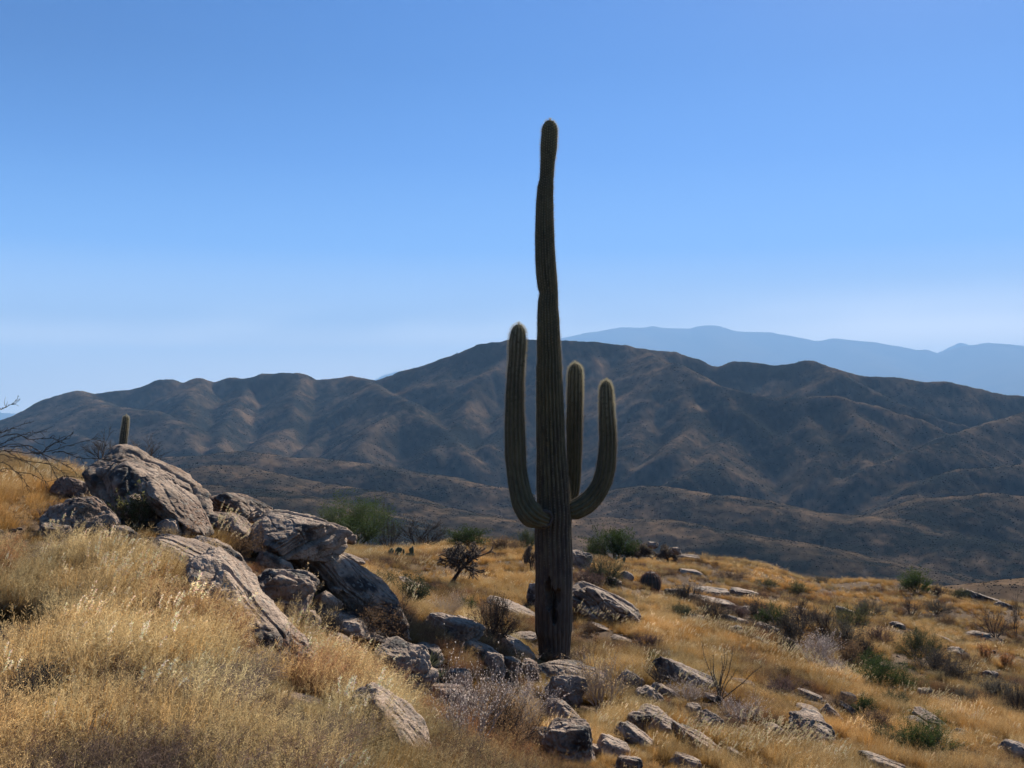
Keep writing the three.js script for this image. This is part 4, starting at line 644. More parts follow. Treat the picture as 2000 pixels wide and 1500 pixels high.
function shrub(x, y, w, h, kind, col, name, label, category, o = {}) {
  const q = o.d ? (() => { const p = at(x, y, o.d); p.d = o.d; if (!o.fly) p.y = Math.max(H(p.x, p.z), p.y - 0.3); return p; })() : ground(x, y, o.dflt ?? 44), W = 1.45 * w / F * q.d, Hh = 1.45 * h / F * q.d;
  const pr = shrubProto(kind, shrubN++ % 3), g = thing(name, label, category, q, o.group);
  g.rotation.y = shrubN * 2.4; g.scale.set(W, Hh, W);
  mesh('stems', pr.stems, M.twig, g); if (pr.leaves) mesh('foliage', pr.leaves, leafMat[col], g);
  foot.push({ x: q.x, z: q.z, rx: W * 0.3, rz: W * 0.3 });
  return g;
}
[
  [690, 1066, 176, 90, 'feather', 'green', 'palo_verde', 'large feathery green tree-shrub on the skyline right of the capstone', 'shrub', { dflt: 34 }],
  [640, 1052, 60, 62, 'feather', 'greygreen', 'bush', 'greyer green bush at the left side of the large feathery green one', 'bush', { dflt: 33 }],
  [760, 1058, 46, 74, 'bare', 'dark', 'bare_bush', 'thin bare stems at the right edge of the large feathery green shrub', 'bush', { dflt: 32 }],
  [822, 1074, 120, 52, 'bare', 'dark', 'bare_bush', 'dark bare twiggy bush on the skyline between the green shrub and leaning cholla', 'bush', { dflt: 40 }],
  [915, 1068, 90, 30, 'leafy', 'darkgreen', 'bush', 'low dark green bush on the skyline above the leaning cholla', 'bush', { dflt: 44 }],
  [990, 1078, 60, 26, 'dome', 'brown', 'bush', 'low brown bush on the skyline just left of the saguaro', 'bush', { dflt: 44 }],
  [1032, 1078, 44, 40, 'feather', 'greygreen', 'bush', 'grey-green bush partly hidden by the left side of the saguaro trunk', 'bush', { dflt: 42 }],
  [1200, 1086, 106, 48, 'leafy', 'darkgreen', 'bush', 'dense green bush on the skyline right of the saguaro', 'bush', { dflt: 40 }],
  [1165, 1072, 40, 36, 'leafy', 'greygreen', 'bush', 'smaller grey-green bush at the left end of the dense skyline bush', 'bush', { dflt: 41 }],
  [1176, 1143, 84, 50, 'dome', 'greygreen', 'bush', 'rounded dark grey-green bush right of the trunk above the long rock', 'bush'],
  [1145, 1150, 56, 34, 'dome', 'purple', 'bush', 'purple-brown brush at the left foot of the rounded grey-green bush', 'bush'],
  [800, 1200, 96, 58, 'leafy', 'greygreen', 'bush', 'green bush behind the long grey boulder', 'bush', { d: 14.2 }],
  [745, 1160, 60, 34, 'leafy', 'greygreen', 'bush', 'small green bush left of the narrow grey slab', 'bush', { d: 15.5 }],
  [868, 1210, 84, 46, 'pale', 'straw', 'dry_bush', 'pale tan feathery clump above the flat-topped brown boulder', 'dry bush'],
  [915, 1204, 38, 34, 'leafy', 'darkgreen', 'bush', 'small green tuft right of the pale tan clump', 'bush'],
  [955, 1222, 60, 40, 'pale', 'straw', 'dry_bush', 'pale dry clump beside the thin straight ledge', 'dry bush'],
  [700, 1262, 150, 62, 'dome', 'brown', 'bush', 'brown twiggy brush in the hollow right of the striped boulder', 'bush', { d: 9.9 }],
  [772, 1272, 120, 96, 'bare', 'dark', 'bare_bush', 'dark bare bush with crooked stems above the round-ended boulder', 'bush', { d: 10.2 }],
  [630, 1290, 90, 70, 'dome', 'dark', 'bush', 'dark shaded brush against the foot of the striped boulder', 'bush', { d: 8.6 }],
  [580, 1240, 70, 70, 'weed', 'olive', 'weed', 'olive dry weeds in the gap below the reddish brown block', 'weed', { d: 8.0 }],
  [955, 1300, 110, 84, 'dome', 'brown', 'bush', 'brown bush left of the dark stones by the saguaro base', 'bush', { d: 13.4 }],
  [1015, 1432, 150, 112, 'pale', 'palegrey', 'brittle_bush', 'silvery brittle shrub with beaded twigs in front of the saguaro base', 'shrub', { d: 9.6 }],
  [945, 1420, 100, 96, 'pale', 'palegrey', 'brittle_bush', 'left-hand silvery brittle shrub next to the pale flat-topped boulder', 'shrub', { d: 9.2 }],
  [1172, 1405, 150, 88, 'pale', 'straw', 'dry_bush', 'pale brown twiggy shrub right of the black shaded block', 'shrub', { d: 11.6 }],
  [905, 1530, 150, 190, 'pale', 'palegrey', 'brittle_bush', 'tall thin-stemmed dry shrub at the bottom edge, left of centre', 'shrub', { d: 6.9 }],
  [985, 1500, 150, 110, 'dome', 'brown', 'bush', 'brown dry brush at the bottom edge below the silvery shrub', 'bush', { d: 8.2 }],
  [1020, 1470, 110, 90, 'pale', 'straw', 'dry_bush', 'grey-brown tangle left of the dark-faced boulder', 'shrub', { d: 9.0 }],
  [1110, 1298, 70, 34, 'bare', 'brown', 'dead_stems', 'dead curled stems at the right foot of the saguaro', 'dry plant', { d: 14.2 }],
  [1072, 1300, 40, 30, 'weed', 'brown', 'weed', 'rusty dry sprig against the base of the saguaro', 'weed', { d: 14.1 }],
  [1277, 1303, 24, 24, 'leafy', 'darkgreen', 'bush', 'tiny dark green bush at the top of the lichen-grey slab', 'bush'],
  [1290, 1345, 80, 46, 'bare', 'grey', 'bare_bush', 'thin grey twigs beside the lichen-grey slab', 'bush'],
  [1395, 1218, 60, 36, 'dome', 'dark', 'bush', 'dark round bush beside the rusty rock on the right slope', 'bush'],
  [1440, 1208, 50, 24, 'dome', 'purple', 'bush', 'purplish low brush under the pair of thin ledges', 'bush'],
  [1535, 1262, 90, 66, 'dome', 'dark', 'bush', 'dark dense bush, leftmost of the dark clump on the right slope', 'bush'],
  [1565, 1235, 70, 60, 'bare', 'dark', 'bare_bush', 'dark bare bush behind the leftmost bush of the dark clump', 'bush'],
  [1612, 1260, 76, 80, 'bare', 'dark', 'bare_bush', 'tallest dark bare bush of the clump on the right slope', 'bush'],
  [1662, 1236, 78, 50, 'dome', 'olive', 'bush', 'olive-brown rounded bush at the upper right of the dark clump', 'bush'],
  [1645, 1272, 86, 52, 'dome', 'grey', 'bush', 'grey-brown bush at the lower right of the dark clump', 'bush'],
  [1590, 1298, 100, 52, 'pale', 'palegrey', 'brittle_bush', 'silver-grey bush just below the dark clump', 'shrub'],
  [1540, 1278, 50, 34, 'dome', 'dark', 'bush', 'black-green bush left of the silver-grey bush', 'bush'],
  [1622, 1320, 70, 34, 'pale', 'palegrey', 'dry_bush', 'pale feathery clump lower right of the silver-grey bush', 'dry bush'],
  [1660, 1312, 66, 50, 'dome', 'brown', 'bush', 'brown bush left of the bright green bush on the right slope', 'bush'],
  [1726, 1356, 118, 62, 'feather', 'green', 'bush', 'bright green feathery bush in the middle of the right slope', 'bush'],
  [1700, 1318, 60, 36, 'leafy', 'darkgreen', 'bush', 'dark green shaded bush at the top of the bright green one', 'bush'],
  [1720, 1262, 48, 32, 'dome', 'purple', 'bush', 'small round purple-brown bush right of the dark clump', 'bush'],
  [1800, 1300, 84, 66, 'feather', 'greygreen', 'bush', 'dark green bush left of the white tilted slab', 'bush'],
  [1840, 1318, 96, 44, 'dome', 'dark', 'bush', 'dark brown bush at the foot of the dark green bush', 'bush'],
  [1872, 1335, 70, 26, 'dome', 'dark', 'bush', 'low dark brush below the white tilted slab', 'bush'],
  [1790, 1160, 50, 40, 'leafy', 'green', 'bush', 'round leafy green bush alone on the right skyline', 'bush'],
  [1762, 1154, 34, 18, 'pale', 'palegrey', 'dry_bush', 'pale dry bush at the left of the round leafy green bush', 'dry bush'],
  [1832, 1165, 28, 18, 'dome', 'dark', 'bush', 'small dark bush right of the round leafy green bush', 'bush'],
  [1880, 1170, 40, 16, 'leafy', 'greygreen', 'bush', 'low green brush at the left end of the skyline outcrop', 'bush'],
  [1808, 1488, 150, 84, 'feather', 'green', 'bush', 'large bright green bush at the lower right', 'bush'],
  [1745, 1470, 70, 40, 'leafy', 'greygreen', 'bush', 'lower greyer green bush left of the large bright green bush', 'bush'],
  [1870, 1500, 80, 38, 'dome', 'purple', 'bush', 'purplish dry bush at the bottom edge right of the large green bush', 'bush'],
  [1522, 1366, 84, 36, 'dome', 'purple', 'bush', 'low purple-brown bush right of the wand-stemmed shrub', 'bush'],
  [1530, 1330, 26, 24, 'dome', 'dark', 'bush', 'small dark bush above the low purple-brown bush', 'bush'],
  [1448, 1412, 100, 50, 'pale', 'palegrey', 'dry_bush', 'greyish dry clump above the prickly pear pads', 'dry bush'],
  [1345, 1372, 90, 36, 'pale', 'palegrey', 'dry_bush', 'pinkish grey dry clump above the small cube-like stone', 'dry bush'],
  [1700, 1440, 90, 46, 'dome', 'brown', 'bush', 'reddish brown bush right of the broad speckled boulder', 'bush'],
  [1688, 1400, 40, 34, 'leafy', 'darkgreen', 'bush', 'dark green plant right of the thin pinkish slab edge', 'bush'],
  [1990, 1400, 44, 56, 'dome', 'dark', 'bush', 'black bush at the right edge, middle of the slope', 'bush'],
  [1950, 1372, 90, 36, 'dome', 'grey', 'bush', 'grey brush left of the black bush at the right edge', 'bush'],
  [1890, 1305, 44, 30, 'dome', 'brown', 'bush', 'brown bush right of the white tilted slab', 'bush'],
  [1925, 1300, 36, 40, 'weed', 'rust', 'weed', 'orange-red dry plant, left of two at the far right', 'weed'],
  [1968, 1312, 34, 36, 'weed', 'rust', 'weed', 'orange-red dry plant, right of two at the far right', 'weed'],
  [1945, 1246, 62, 50, 'bare', 'dark', 'bare_tree', 'bare dead little tree on the right, with spreading twigs', 'tree'],
  [1984, 1242, 26, 68, 'bare', 'dark', 'bare_tree', 'tall thin bare dead trunk near the right edge', 'tree'],
  [1700, 1205, 60, 30, 'dome', 'grey', 'bush', 'grey twiggy bush left of the short pale slab', 'bush'],
  [1780, 1205, 44, 36, 'bare', 'purple', 'bare_bush', 'purplish bare bush upper middle of the right slope', 'bush'],
  [1830, 1200, 50, 26, 'dome', 'grey', 'bush', 'grey brush right of the purplish bare bush', 'bush'],
  [1560, 1160, 50, 20, 'dome', 'olive', 'bush', 'olive low bush high on the right slope', 'bush'],
  [1600, 1130, 40, 14, 'dome', 'grey', 'bush', 'grey low bush on the skyline left of the round green one', 'bush'],
  [1420, 1135, 80, 20, 'dome', 'brown', 'bush', 'brown low brush above the pair of thin ledges', 'bush'],
  [200, 905, 70, 58, 'bare', 'dark', 'bare_bush', 'thin bare bush standing behind the left end of the largest boulder', 'bush', { d: 12.5, fly: 1 }],
  [285, 918, 78, 56, 'bare', 'dark', 'bare_bush', 'thin bare bush behind the largest boulder, right of the small saguaro', 'bush', { d: 12.8, fly: 1 }],
  [265, 1024, 110, 70, 'weed', 'olive', 'weed', 'dry olive leafy weeds in front of the largest boulder', 'weed', { d: 9.2 }],
  [370, 1022, 50, 30, 'weed', 'rust', 'weed', 'small rust-red plant above the three pale stones', 'weed', { d: 9.2 }],
  [460, 1065, 110, 46, 'dome', 'brown', 'bush', 'reddish brown brush below the sloping slab', 'bush', { d: 9.4 }],
  [160, 1085, 60, 50, 'dome', 'dark', 'bush', 'dark bush in the grass below the broken outcrop', 'bush', { d: 8.6 }],
  [120, 1075, 70, 50, 'dome', 'purple', 'bush', 'purple-brown dry brush left of the dark bush in the upper left grass', 'bush', { d: 8.7 }],
  [300, 1230, 60, 70, 'weed', 'brown', 'weed', 'dark gap of brown stalks in the middle of the left grass', 'weed', { d: 5.6 }],
  [230, 1420, 130, 80, 'dome', 'purple', 'bush', 'purplish dry brush low in the left foreground grass', 'bush', { d: 4.6 }],
  [60, 1480, 160, 110, 'dome', 'dark', 'bush', 'dark greenish brush in the bottom left corner', 'bush', { d: 4.3 }],
  [340, 1390, 100, 70, 'dome', 'purple', 'bush', 'purple-grey forb right of the purplish brush in the left grass', 'bush', { d: 4.9 }],
  [600, 1130, 70, 50, 'weed', 'straw', 'weed', 'straw-coloured tuft on the grey block under the capstone', 'weed', { d: 9.7 }],
  [1345, 1178, 70, 30, 'dome', 'dark', 'bush', 'dark brush under the left end of the rocky band on the right slope', 'bush'],
  [1380, 1196, 60, 28, 'dome', 'brown', 'bush', 'brown brush in the rocky band below the broken dark ledge', 'bush'],
  [1480, 1210, 60, 34, 'dome', 'dark', 'bush', 'dark brush in the rocky band left of the low ledge', 'bush'],
  [1510, 1228, 56, 40, 'leafy', 'darkgreen', 'bush', 'dark green bush at the right end of the rocky band', 'bush'],
  [1468, 1240, 50, 26, 'dome', 'brown', 'bush', 'brown brush below the rounded rock on the right slope', 'bush'],
  [1590, 1225, 50, 34, 'dome', 'grey', 'bush', 'grey brush between the two dark bare bushes', 'bush'],
  [1690, 1285, 50, 34, 'dome', 'dark', 'bush', 'dark brush at the lower right end of the dark clump', 'bush'],
  [1330, 1205, 50, 20, 'leafy', 'greygreen', 'bush', 'low grey-green plant left of the narrow ledge', 'bush'],
  [1640, 1390, 60, 34, 'dome', 'brown', 'bush', 'brown brush behind the striped rock', 'bush'],
  [1755, 1385, 50, 30, 'leafy', 'greygreen', 'bush', 'grey-green tuft below the bright green feathery bush', 'bush'],
  [1880, 1380, 60, 34, 'dome', 'grey', 'bush', 'grey brush right of the small dark-fronted block', 'bush'],
  [1150, 1240, 44, 24, 'dome', 'brown', 'bush', 'brown tuft right of the lower trunk', 'bush'],
  [1260, 1270, 60, 28, 'dome', 'purple', 'bush', 'purple-brown brush above the lichen-grey slab', 'bush'],
  [1850, 1225, 44, 22, 'dome', 'brown', 'bush', 'brown tuft below the grey brush on the right slope', 'bush'],
  [1500, 1150, 46, 18, 'dome', 'olive', 'bush', 'olive tuft right of the upper thin ledge', 'bush'],
].forEach((a) => shrub(...a));

{ // wand-stemmed shrub: long thin stems fanning from one foot
  const q = ground(1405, 1372), g = thing('wand_shrub', 'thin wand-stemmed shrub fanning out of golden grass on the right slope', 'shrub', q), s = q.d / F;
  [[1376, 1262], [1390, 1275], [1412, 1268], [1424, 1276], [1436, 1262], [1486, 1288], [1400, 1300], [1385, 1290], [1430, 1295], [1418, 1290]].forEach(([x, y], k) => {
    const mb = new MB(), e = V((x - 1405) * s, (1372 - y) * s, (k % 3 - 1) * 0.25), pts = [0, 0.25, 0.5, 0.75, 1].map((t) => V(e.x * t + 0.02 * Math.sin(t * 7 + k), e.y * Math.pow(t, 0.92), e.z * t)), R = rng(k + 90);
    mb.tube(pts, 0.009, 4, [0.09, 0.07, 0.05], [0.13, 0.1, 0.07]);
    for (let j = 0; j < 46; j++) { const t = 0.2 + 0.8 * R(), i = Math.min(3, Math.floor(t * 4)), b = pts[i].clone().lerp(pts[i + 1], t * 4 - i); mb.leaf(b, rv(R), rv(R), 0.025, 0.008, [0.1, 0.085, 0.05]); }
    mesh('stem', mb.geo(), M.twig, g);
  });
}
function cholla(px, py, w, h, label, seed, lean = 0, dflt = 40, stem = 0.42) { // jointed, spiny, tree-like cactus
  const q = ground(px, py, dflt), W = w / F * q.d, Hh = h / F * q.d, g = thing('cholla', label, 'cactus', q), R = rng(seed), tr = new MB(), jt = new MB(), sp = new MB();
  const top = V(lean * W, Hh * stem, 0); tr.tube([V(0, -0.05, 0), top.clone().multiplyScalar(0.5).add(V(0.02, 0.03, 0)), top], [0.035 * Hh, 0.03 * Hh, 0.028 * Hh], 7, [0.05, 0.036, 0.028], [0.05, 0.038, 0.03]);
  const joint = (p, d, l, r, lv) => {
    const e = p.clone().addScaledVector(d, l);
    jt.tube([p, p.clone().lerp(e, 0.3), p.clone().lerp(e, 0.75), e], [r * 0.7, r, r * 1.05, r * 0.5], 6, [0.062, 0.046, 0.036], [0.085, 0.064, 0.046]);
    for (let k = 0; k < 16; k++) { const o = rv(R).cross(d).normalize(), b = p.clone().lerp(e, R()).addScaledVector(o, r * 0.9); sp.leaf(b, o.add(rv(R).multiplyScalar(0.5)).normalize(), rv(R), Hh * 0.022 + 0.012, 0.006, [0.2, 0.15, 0.1]); }
    if (lv < 4) { const n = lv ? 2 + (R() < 0.5 ? 1 : 0) : 3; for (let k = 0; k < n; k++) { const nd = d.clone().add(rv(R).multiplyScalar(0.95)); nd.y += 0.1; joint(p.clone().lerp(e, 0.6 + 0.4 * R()), nd.normalize(), l * (0.7 + R() * 0.25), r * 0.88, lv + 1); } }
  };
  const st = V(0, 0, 0).copy(top);
  for (let k = 0; k < 9; k++) { const a = k / 9 * 6.28 + R(), d = V(Math.cos(a) + lean * 0.6, 0.25 + R() * 0.8, Math.sin(a)).normalize(); joint(st.clone().multiplyScalar(0.6 + 0.4 * R()), d, Hh * 0.15 * (0.8 + R() * 0.4), Hh * 0.014, 0); }
  const mx = Math.max(...jt.p.filter((_, i) => i % 3 === 0)) - Math.min(...jt.p.filter((_, i) => i % 3 === 0)), my = Math.max(...jt.p.filter((_, i) => i % 3 === 1));
  g.scale.set(W / mx, Hh / my, W / mx);
  mesh('trunk', tr.geo(), M.twig, g); mesh('joints', jt.geo(), M.twig, g); const s = mesh('spines', sp.geo(), M.spine, g); s.userData.kind = 'stuff';
  foot.push({ x: q.x, z: q.z, rx: 0.15, rz: 0.15 });
}
cholla(876, 1142, 118, 86, 'dark leaning cholla in the golden grass left of the saguaro', 41, 0.22);
cholla(1246, 1092, 62, 36, 'sprawling cholla at the foot of the dense skyline bush', 43, 0, 40, 0.16);
cholla(1303, 1100, 54, 38, 'bushy cholla, rightmost of two, on the skyline', 44, 0, 40, 0.16);
cholla(1036, 1120, 34, 58, 'cholla half hidden behind the left side of the trunk', 45, -0.1);
function pricklyPear(px, py, w, h, n, label, seed, dflt) {
  const q = ground(px, py, dflt ?? 36), W = w / F * q.d, Hh = h / F * q.d, g = thing('prickly_pear', label, 'cactus', q), R = rng(seed), L = Hh * 0.4;
  const base = new THREE.SphereGeometry(0.5, 14, 10), c = new Float32Array(base.attributes.position.count * 3);
  for (let i = 0; i < c.length / 3; i++) { const y = base.attributes.position.getY(i), k = 0.9 + 0.25 * noise(base.attributes.position.getX(i) * 6, y * 6, seed); base.attributes.position.setX(i, base.attributes.position.getX(i) * (1 + y * 0.35)); c.set([0.085 * k, 0.1 * k, 0.045 * k], i * 3); }
  base.setAttribute('color', new THREE.BufferAttribute(c, 3)); base.translate(0, 0.46, 0); base.computeVertexNormals();
  const spots = [];
  for (let k = 0; k < n; k++) {
    const m = mesh('pad', base, M.cactus, g), up = k >= n * 0.55 && spots.length;
    if (up) { const s = spots[Math.floor(R() * spots.length)]; m.position.copy(s); } else m.position.set((k / Math.max(1, n * 0.55 - 1) - 0.5) * W * 0.8, -L * 0.08, (R() - 0.5) * W * 0.4);
    m.rotation.set((R() - 0.5) * 0.7, R() * 3, (R() - 0.5) * 0.9); const l = L * (0.8 + R() * 0.35); m.scale.set(l * 0.8, l, l * 0.2);
    if (!up) spots.push(m.position.clone().add(V(0, 0.9, 0).applyEuler(m.rotation).multiplyScalar(l)));
  }
}
pricklyPear(779, 1092, 60, 34, 18, 'clump of prickly pear pads at the left edge of the golden slope', 61);
pricklyPear(1446, 1458, 70, 22, 6, 'row of green prickly pear pads at the end of the long pale ledge', 62);
pricklyPear(1204, 1088, 26, 26, 5, 'small prickly pear under the dense skyline bush', 63, 36);
{ // barrel cactus
  const q = ground(1271, 1152), r = 20 / F * q.d, g = thing('barrel_cactus', 'round dark barrel cactus in the grass right of the saguaro', 'cactus', q);
  const P = [[0, -0.1, 0.8], [0, 0.3, 0.96], [0, 0.8, 1], [0, 1.3, 0.86], [0, 1.65, 0.5], [0, 1.8, 0.12]].map(([x, y, w]) => ({ p: V(x, y * r, 0), r: w * r }));
  const b = ribbed(P, 17, { rows: 50, per: 6, seed: 37, dome: 0.02, depth: () => 0.18, color: (s, n) => mix3([0.035, 0.034, 0.02], [0.075, 0.05, 0.032], clamp(0.5 + n)), spiny: () => 1, every: 1 });
  const m = mesh('body', b.geo, M.cactus, g); spines(b.are, m, 0.06, [0.2, 0.1, 0.06]); foot.push({ x: q.x, z: q.z, rx: r * 0.8, rz: r * 0.8 });
}
function rosette(px, py, w, n, label, seed, d) { // spiky rosette of stiff leaves
  const q = at(px, py, d), W = w / F * d; q.y = Math.max(H(q.x, q.z), q.y - 0.2); const g = thing('sotol', label, 'plant', q), R = rng(seed), mb = new MB();
  for (let k = 0; k < n; k++) { const a = R() * 6.28, t = 0.15 + 1.1 * Math.sqrt(R()), dir = V(Math.cos(a) * Math.sin(t), Math.cos(t), Math.sin(a) * Math.sin(t)), s = V(-Math.sin(a), 0, Math.cos(a)), l = W * 0.6 * (0.7 + R() * 0.4); mb.blade([V(0, 0, 0), dir.clone().multiplyScalar(l * 0.5), dir.clone().multiplyScalar(l).add(V(0, -l * 0.08, 0))], 0.018, s, [0.05, 0.055, 0.03], [0.11, 0.11, 0.065]); }
  mesh('leaves', mb.geo(), M.leaf, g);
}
rosette(840, 1296, 76, 90, 'spiky dark green rosette right of the crooked bare bush', 66, 10.4);
rosette(862, 1318, 50, 60, 'small spiky rosette above the bluish shaded rock', 67, 10.2);
{ // thorny branches reaching in from the left
  const D = 9.5, root = at(-75, 975, D); const g = thing('thorn_bush', 'leafless thorny bush reaching in from the left edge over the grass', 'shrub', root), R = rng(8);
  [[[-75, 960], [-50, 890], [0, 869], [25, 856], [55, 846], [92, 842]], [[-70, 950], [-50, 905], [0, 873], [40, 868], [70, 884], [100, 880], [140, 868], [186, 857]], [[-70, 960], [-40, 895], [0, 881], [50, 885], [85, 887], [120, 905], [140, 915], [152, 927]], [[-70, 965], [-30, 912], [10, 905], [30, 920], [60, 926], [90, 940], [126, 931], [168, 933]],
    [[60, 884], [80, 886], [95, 872], [125, 858], [144, 845]], [[-75, 930], [-65, 830], [-30, 812], [0, 800], [12, 795], [30, 785], [36, 772]], [[-70, 930], [-40, 858], [0, 846], [20, 838], [66, 822]], [[-70, 965], [-30, 930], [20, 916], [45, 935], [58, 962]], [[-60, 900], [-10, 858], [30, 848], [60, 858], [100, 856], [128, 866]], [[100, 884], [120, 882], [150, 893], [196, 897], [232, 903]], [[10, 880], [50, 900], [90, 905], [125, 925], [150, 955]], [[20, 872], [60, 872], [90, 895], [110, 930], [118, 950]], [[-70, 940], [-20, 890], [30, 895], [70, 915], [95, 950]]].forEach((L, k) => {
    const mb = new MB(), dz = (R() - 0.5) * 0.8, pts = L.map(([x, y], i) => at(x, y, D + dz * i / L.length + 0.05 * R()).sub(root)), c = new THREE.CatmullRomCurve3(pts), P = c.getPoints(26).map((p) => p.add(rv(R).multiplyScalar(0.006)));
    mb.tube(P, P.map((_, i) => lerp(0.0045, 0.0018, i / 26)), 5, [0.05, 0.04, 0.034], [0.07, 0.055, 0.047]);
    for (let j = 0; j < 14; j++) { const t = 0.25 + 0.75 * R(), p = c.getPoint(t), d = rv(R).multiplyScalar(0.8).add(c.getTangent(t)).normalize(), l = 0.04 + R() * 0.1; mb.tube([p, p.clone().addScaledVector(d, l * 0.5).add(rv(R).multiplyScalar(0.012)), p.clone().addScaledVector(d, l)], [0.003, 0.002, 0.0012], 3, [0.055, 0.044, 0.037], [0.075, 0.06, 0.05], false); }
    for (let j = 0; j < 60; j++) { const t = 0.15 + 0.85 * R(), p = c.getPoint(t); mb.leaf(p, rv(R), rv(R), 0.02, 0.006, [0.075, 0.06, 0.05]); }
    mesh('branch', mb.geo(), M.twig, g);
  });
}

// ───────────────────────── bare dirt trail at the left edge ─────────────────────────
{
  const p = [], c = [], uv = [], idx = [], a = ground(-60, 1262), nx = 40, nz = 30, bx = a.x, bz = a.z;
  const inside = (x, z) => ((x - bx) / 0.62) ** 2 + ((z - bz) / 0.42) ** 2;
  for (let i = 0; i <= nx; i++) for (let j = 0; j <= nz; j++) { const th = i / nx * 6.2832, k = j / nz, w = 1 + 0.25 * noise(Math.cos(th) * 2, 5, Math.sin(th) * 2), x = bx + Math.cos(th) * k * 0.62 * w, z = bz + Math.sin(th) * k * 0.42 * w; p.push(x, H(x, z) + 0.006, z); const f = fbm(x * 8, 1, z * 8, 4); c.push(...mix3([0.14, 0.10, 0.072], [0.23, 0.175, 0.13], clamp(0.5 + f * 1.5))); uv.push(x, z); }
  for (let i = 0; i < nx; i++) for (let j = 0; j < nz; j++) { const q = i * (nz + 1) + j; idx.push(q, q + 1, q + nz + 1, q + 1, q + nz + 2, q + nz + 1); }
  const g = new THREE.BufferGeometry(); g.setAttribute('position', new THREE.Float32BufferAttribute(p, 3)); g.setAttribute('color', new THREE.Float32BufferAttribute(c, 3)); g.setAttribute('uv', new THREE.Float32BufferAttribute(uv, 2)); g.setIndex(idx); g.computeVertexNormals();
  tag(mesh('path', g, M.soil), 'bare trodden dirt at the left edge of the picture', null, null, 'structure');
  foot.push({ x: bx, z: bz + 0.15, rx: 0.56, rz: 0.5 });
}

// ───────────────────────── grass ─────────────────────────
function tuft(seed, o) {
  const R = rng(seed), mb = new MB();
  for (let k = 0; k < o.n; k++) {
    const a = R() * 6.2832, b = o.base * Math.sqrt(R()), p = V(Math.cos(a) * b, -0.02, Math.sin(a) * b), t = (o.tilt ?? 0.5) * (0.3 + R()), d = V(Math.cos(a + R() - 0.5) * Math.sin(t) + 0.1, Math.cos(t), Math.sin(a + R() - 0.5) * Math.sin(t)), l = o.len * (0.5 + R() * 0.6), w = o.w * (0.7 + R() * 0.6), sd = V(-d.z, 0.1, d.x).normalize(), pts = [p.clone()];
    const n = 4; for (let j = 0; j < n; j++) { p.addScaledVector(d, l / n); d.y -= (o.droop ?? 0.16) * (0.5 + R()); d.x += 0.05; d.normalize(); pts.push(p.clone()); }
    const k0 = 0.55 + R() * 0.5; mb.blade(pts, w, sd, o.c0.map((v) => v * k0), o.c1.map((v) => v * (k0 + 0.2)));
  }
  for (let k = 0; k < (o.panicles ?? 0); k++) { // airy seed heads: hair-thin stalks with fine side threads
    const a = R() * 6.2832, b = o.base * Math.sqrt(R()), p = V(Math.cos(a) * b, 0, Math.sin(a) * b), t = 0.08 + 0.5 * R(), d = V(Math.cos(a) * Math.sin(t) + 0.12, Math.cos(t), Math.sin(a) * Math.sin(t)).normalize(), l = o.plen * (0.65 + R() * 0.45), pts = [p.clone()];
    for (let j = 0; j < 4; j++) { p.addScaledVector(d, l / 4); d.x += 0.06; d.y -= 0.08 * R(); d.normalize(); pts.push(p.clone()); }
    const sd = V(-d.z, 0, d.x).normalize(), k0 = 0.7 + R() * 0.5; mb.blade(pts, o.pw ?? 0.0022, sd, o.c0.map((v) => v * k0), o.pc.map((v) => v * k0));
    for (let j = 0; j < o.threads; j++) { const u = 0.45 + 0.55 * R(), i = Math.min(3, Math.floor(u * 4)), q = pts[i].clone().lerp(pts[i + 1], u * 4 - i), td = rv(R).add(d).normalize(), tl = 0.03 + 0.07 * R() * (1.3 - u); mb.leaf(q, td, rv(R).cross(td).normalize(), tl, 0.0026, o.pc.map((v) => v * k0)); if (R() < 0.7) { const s = rv(R); mb.leaf(q.clone().addScaledVector(td, tl), s, rv(R).cross(s).normalize(), 0.009, 0.005, o.pc.map((v) => v * (k0 + 0.3))); } }
  }
  for (let k = 0; k < (o.heads ?? 0); k++) { // pale, plumed, nodding heads on straight stalks
    const a = R() * 6.2832, b = o.base * Math.sqrt(R()), p = V(Math.cos(a) * b, 0, Math.sin(a) * b), t = 0.05 + 0.4 * R(), d = V(Math.cos(a) * Math.sin(t) + 0.22, Math.cos(t), Math.sin(a) * Math.sin(t)).normalize(), l = o.hlen * (0.7 + R() * 0.4), pts = [p.clone()];
    for (let j = 0; j < 3; j++) { p.addScaledVector(d, l / 3); d.x += 0.05; d.normalize(); pts.push(p.clone()); }
    mb.tube(pts, [0.0016, 0.0014, 0.0012, 0.001], 3, o.c0, o.c1, false);
    const hl = o.hl * (0.7 + R() * 0.5), hp = [p.clone()]; for (let j = 0; j < 4; j++) { p.addScaledVector(d, hl / 4); d.x += 0.10; d.y -= 0.1; d.normalize(); hp.push(p.clone()); }
    for (let j = 0; j < 46; j++) { const u = R(), i = Math.min(3, Math.floor(u * 4)), q = hp[i].clone().lerp(hp[i + 1], u * 4 - i), s = rv(R).addScaledVector(d, 0.9).normalize(); mb.leaf(q, s, rv(R).cross(s).normalize(), 0.022, o.hr, o.hc.map((v) => v * (0.8 + R() * 0.4))); }
  }
  return mb.geo();
}
const STRAW = [0.40, 0.25, 0.09], GOLD = [0.42, 0.235, 0.07], PALE = [0.62, 0.52, 0.34], RED = [0.24, 0.115, 0.055], UMB = [0.14, 0.09, 0.065];
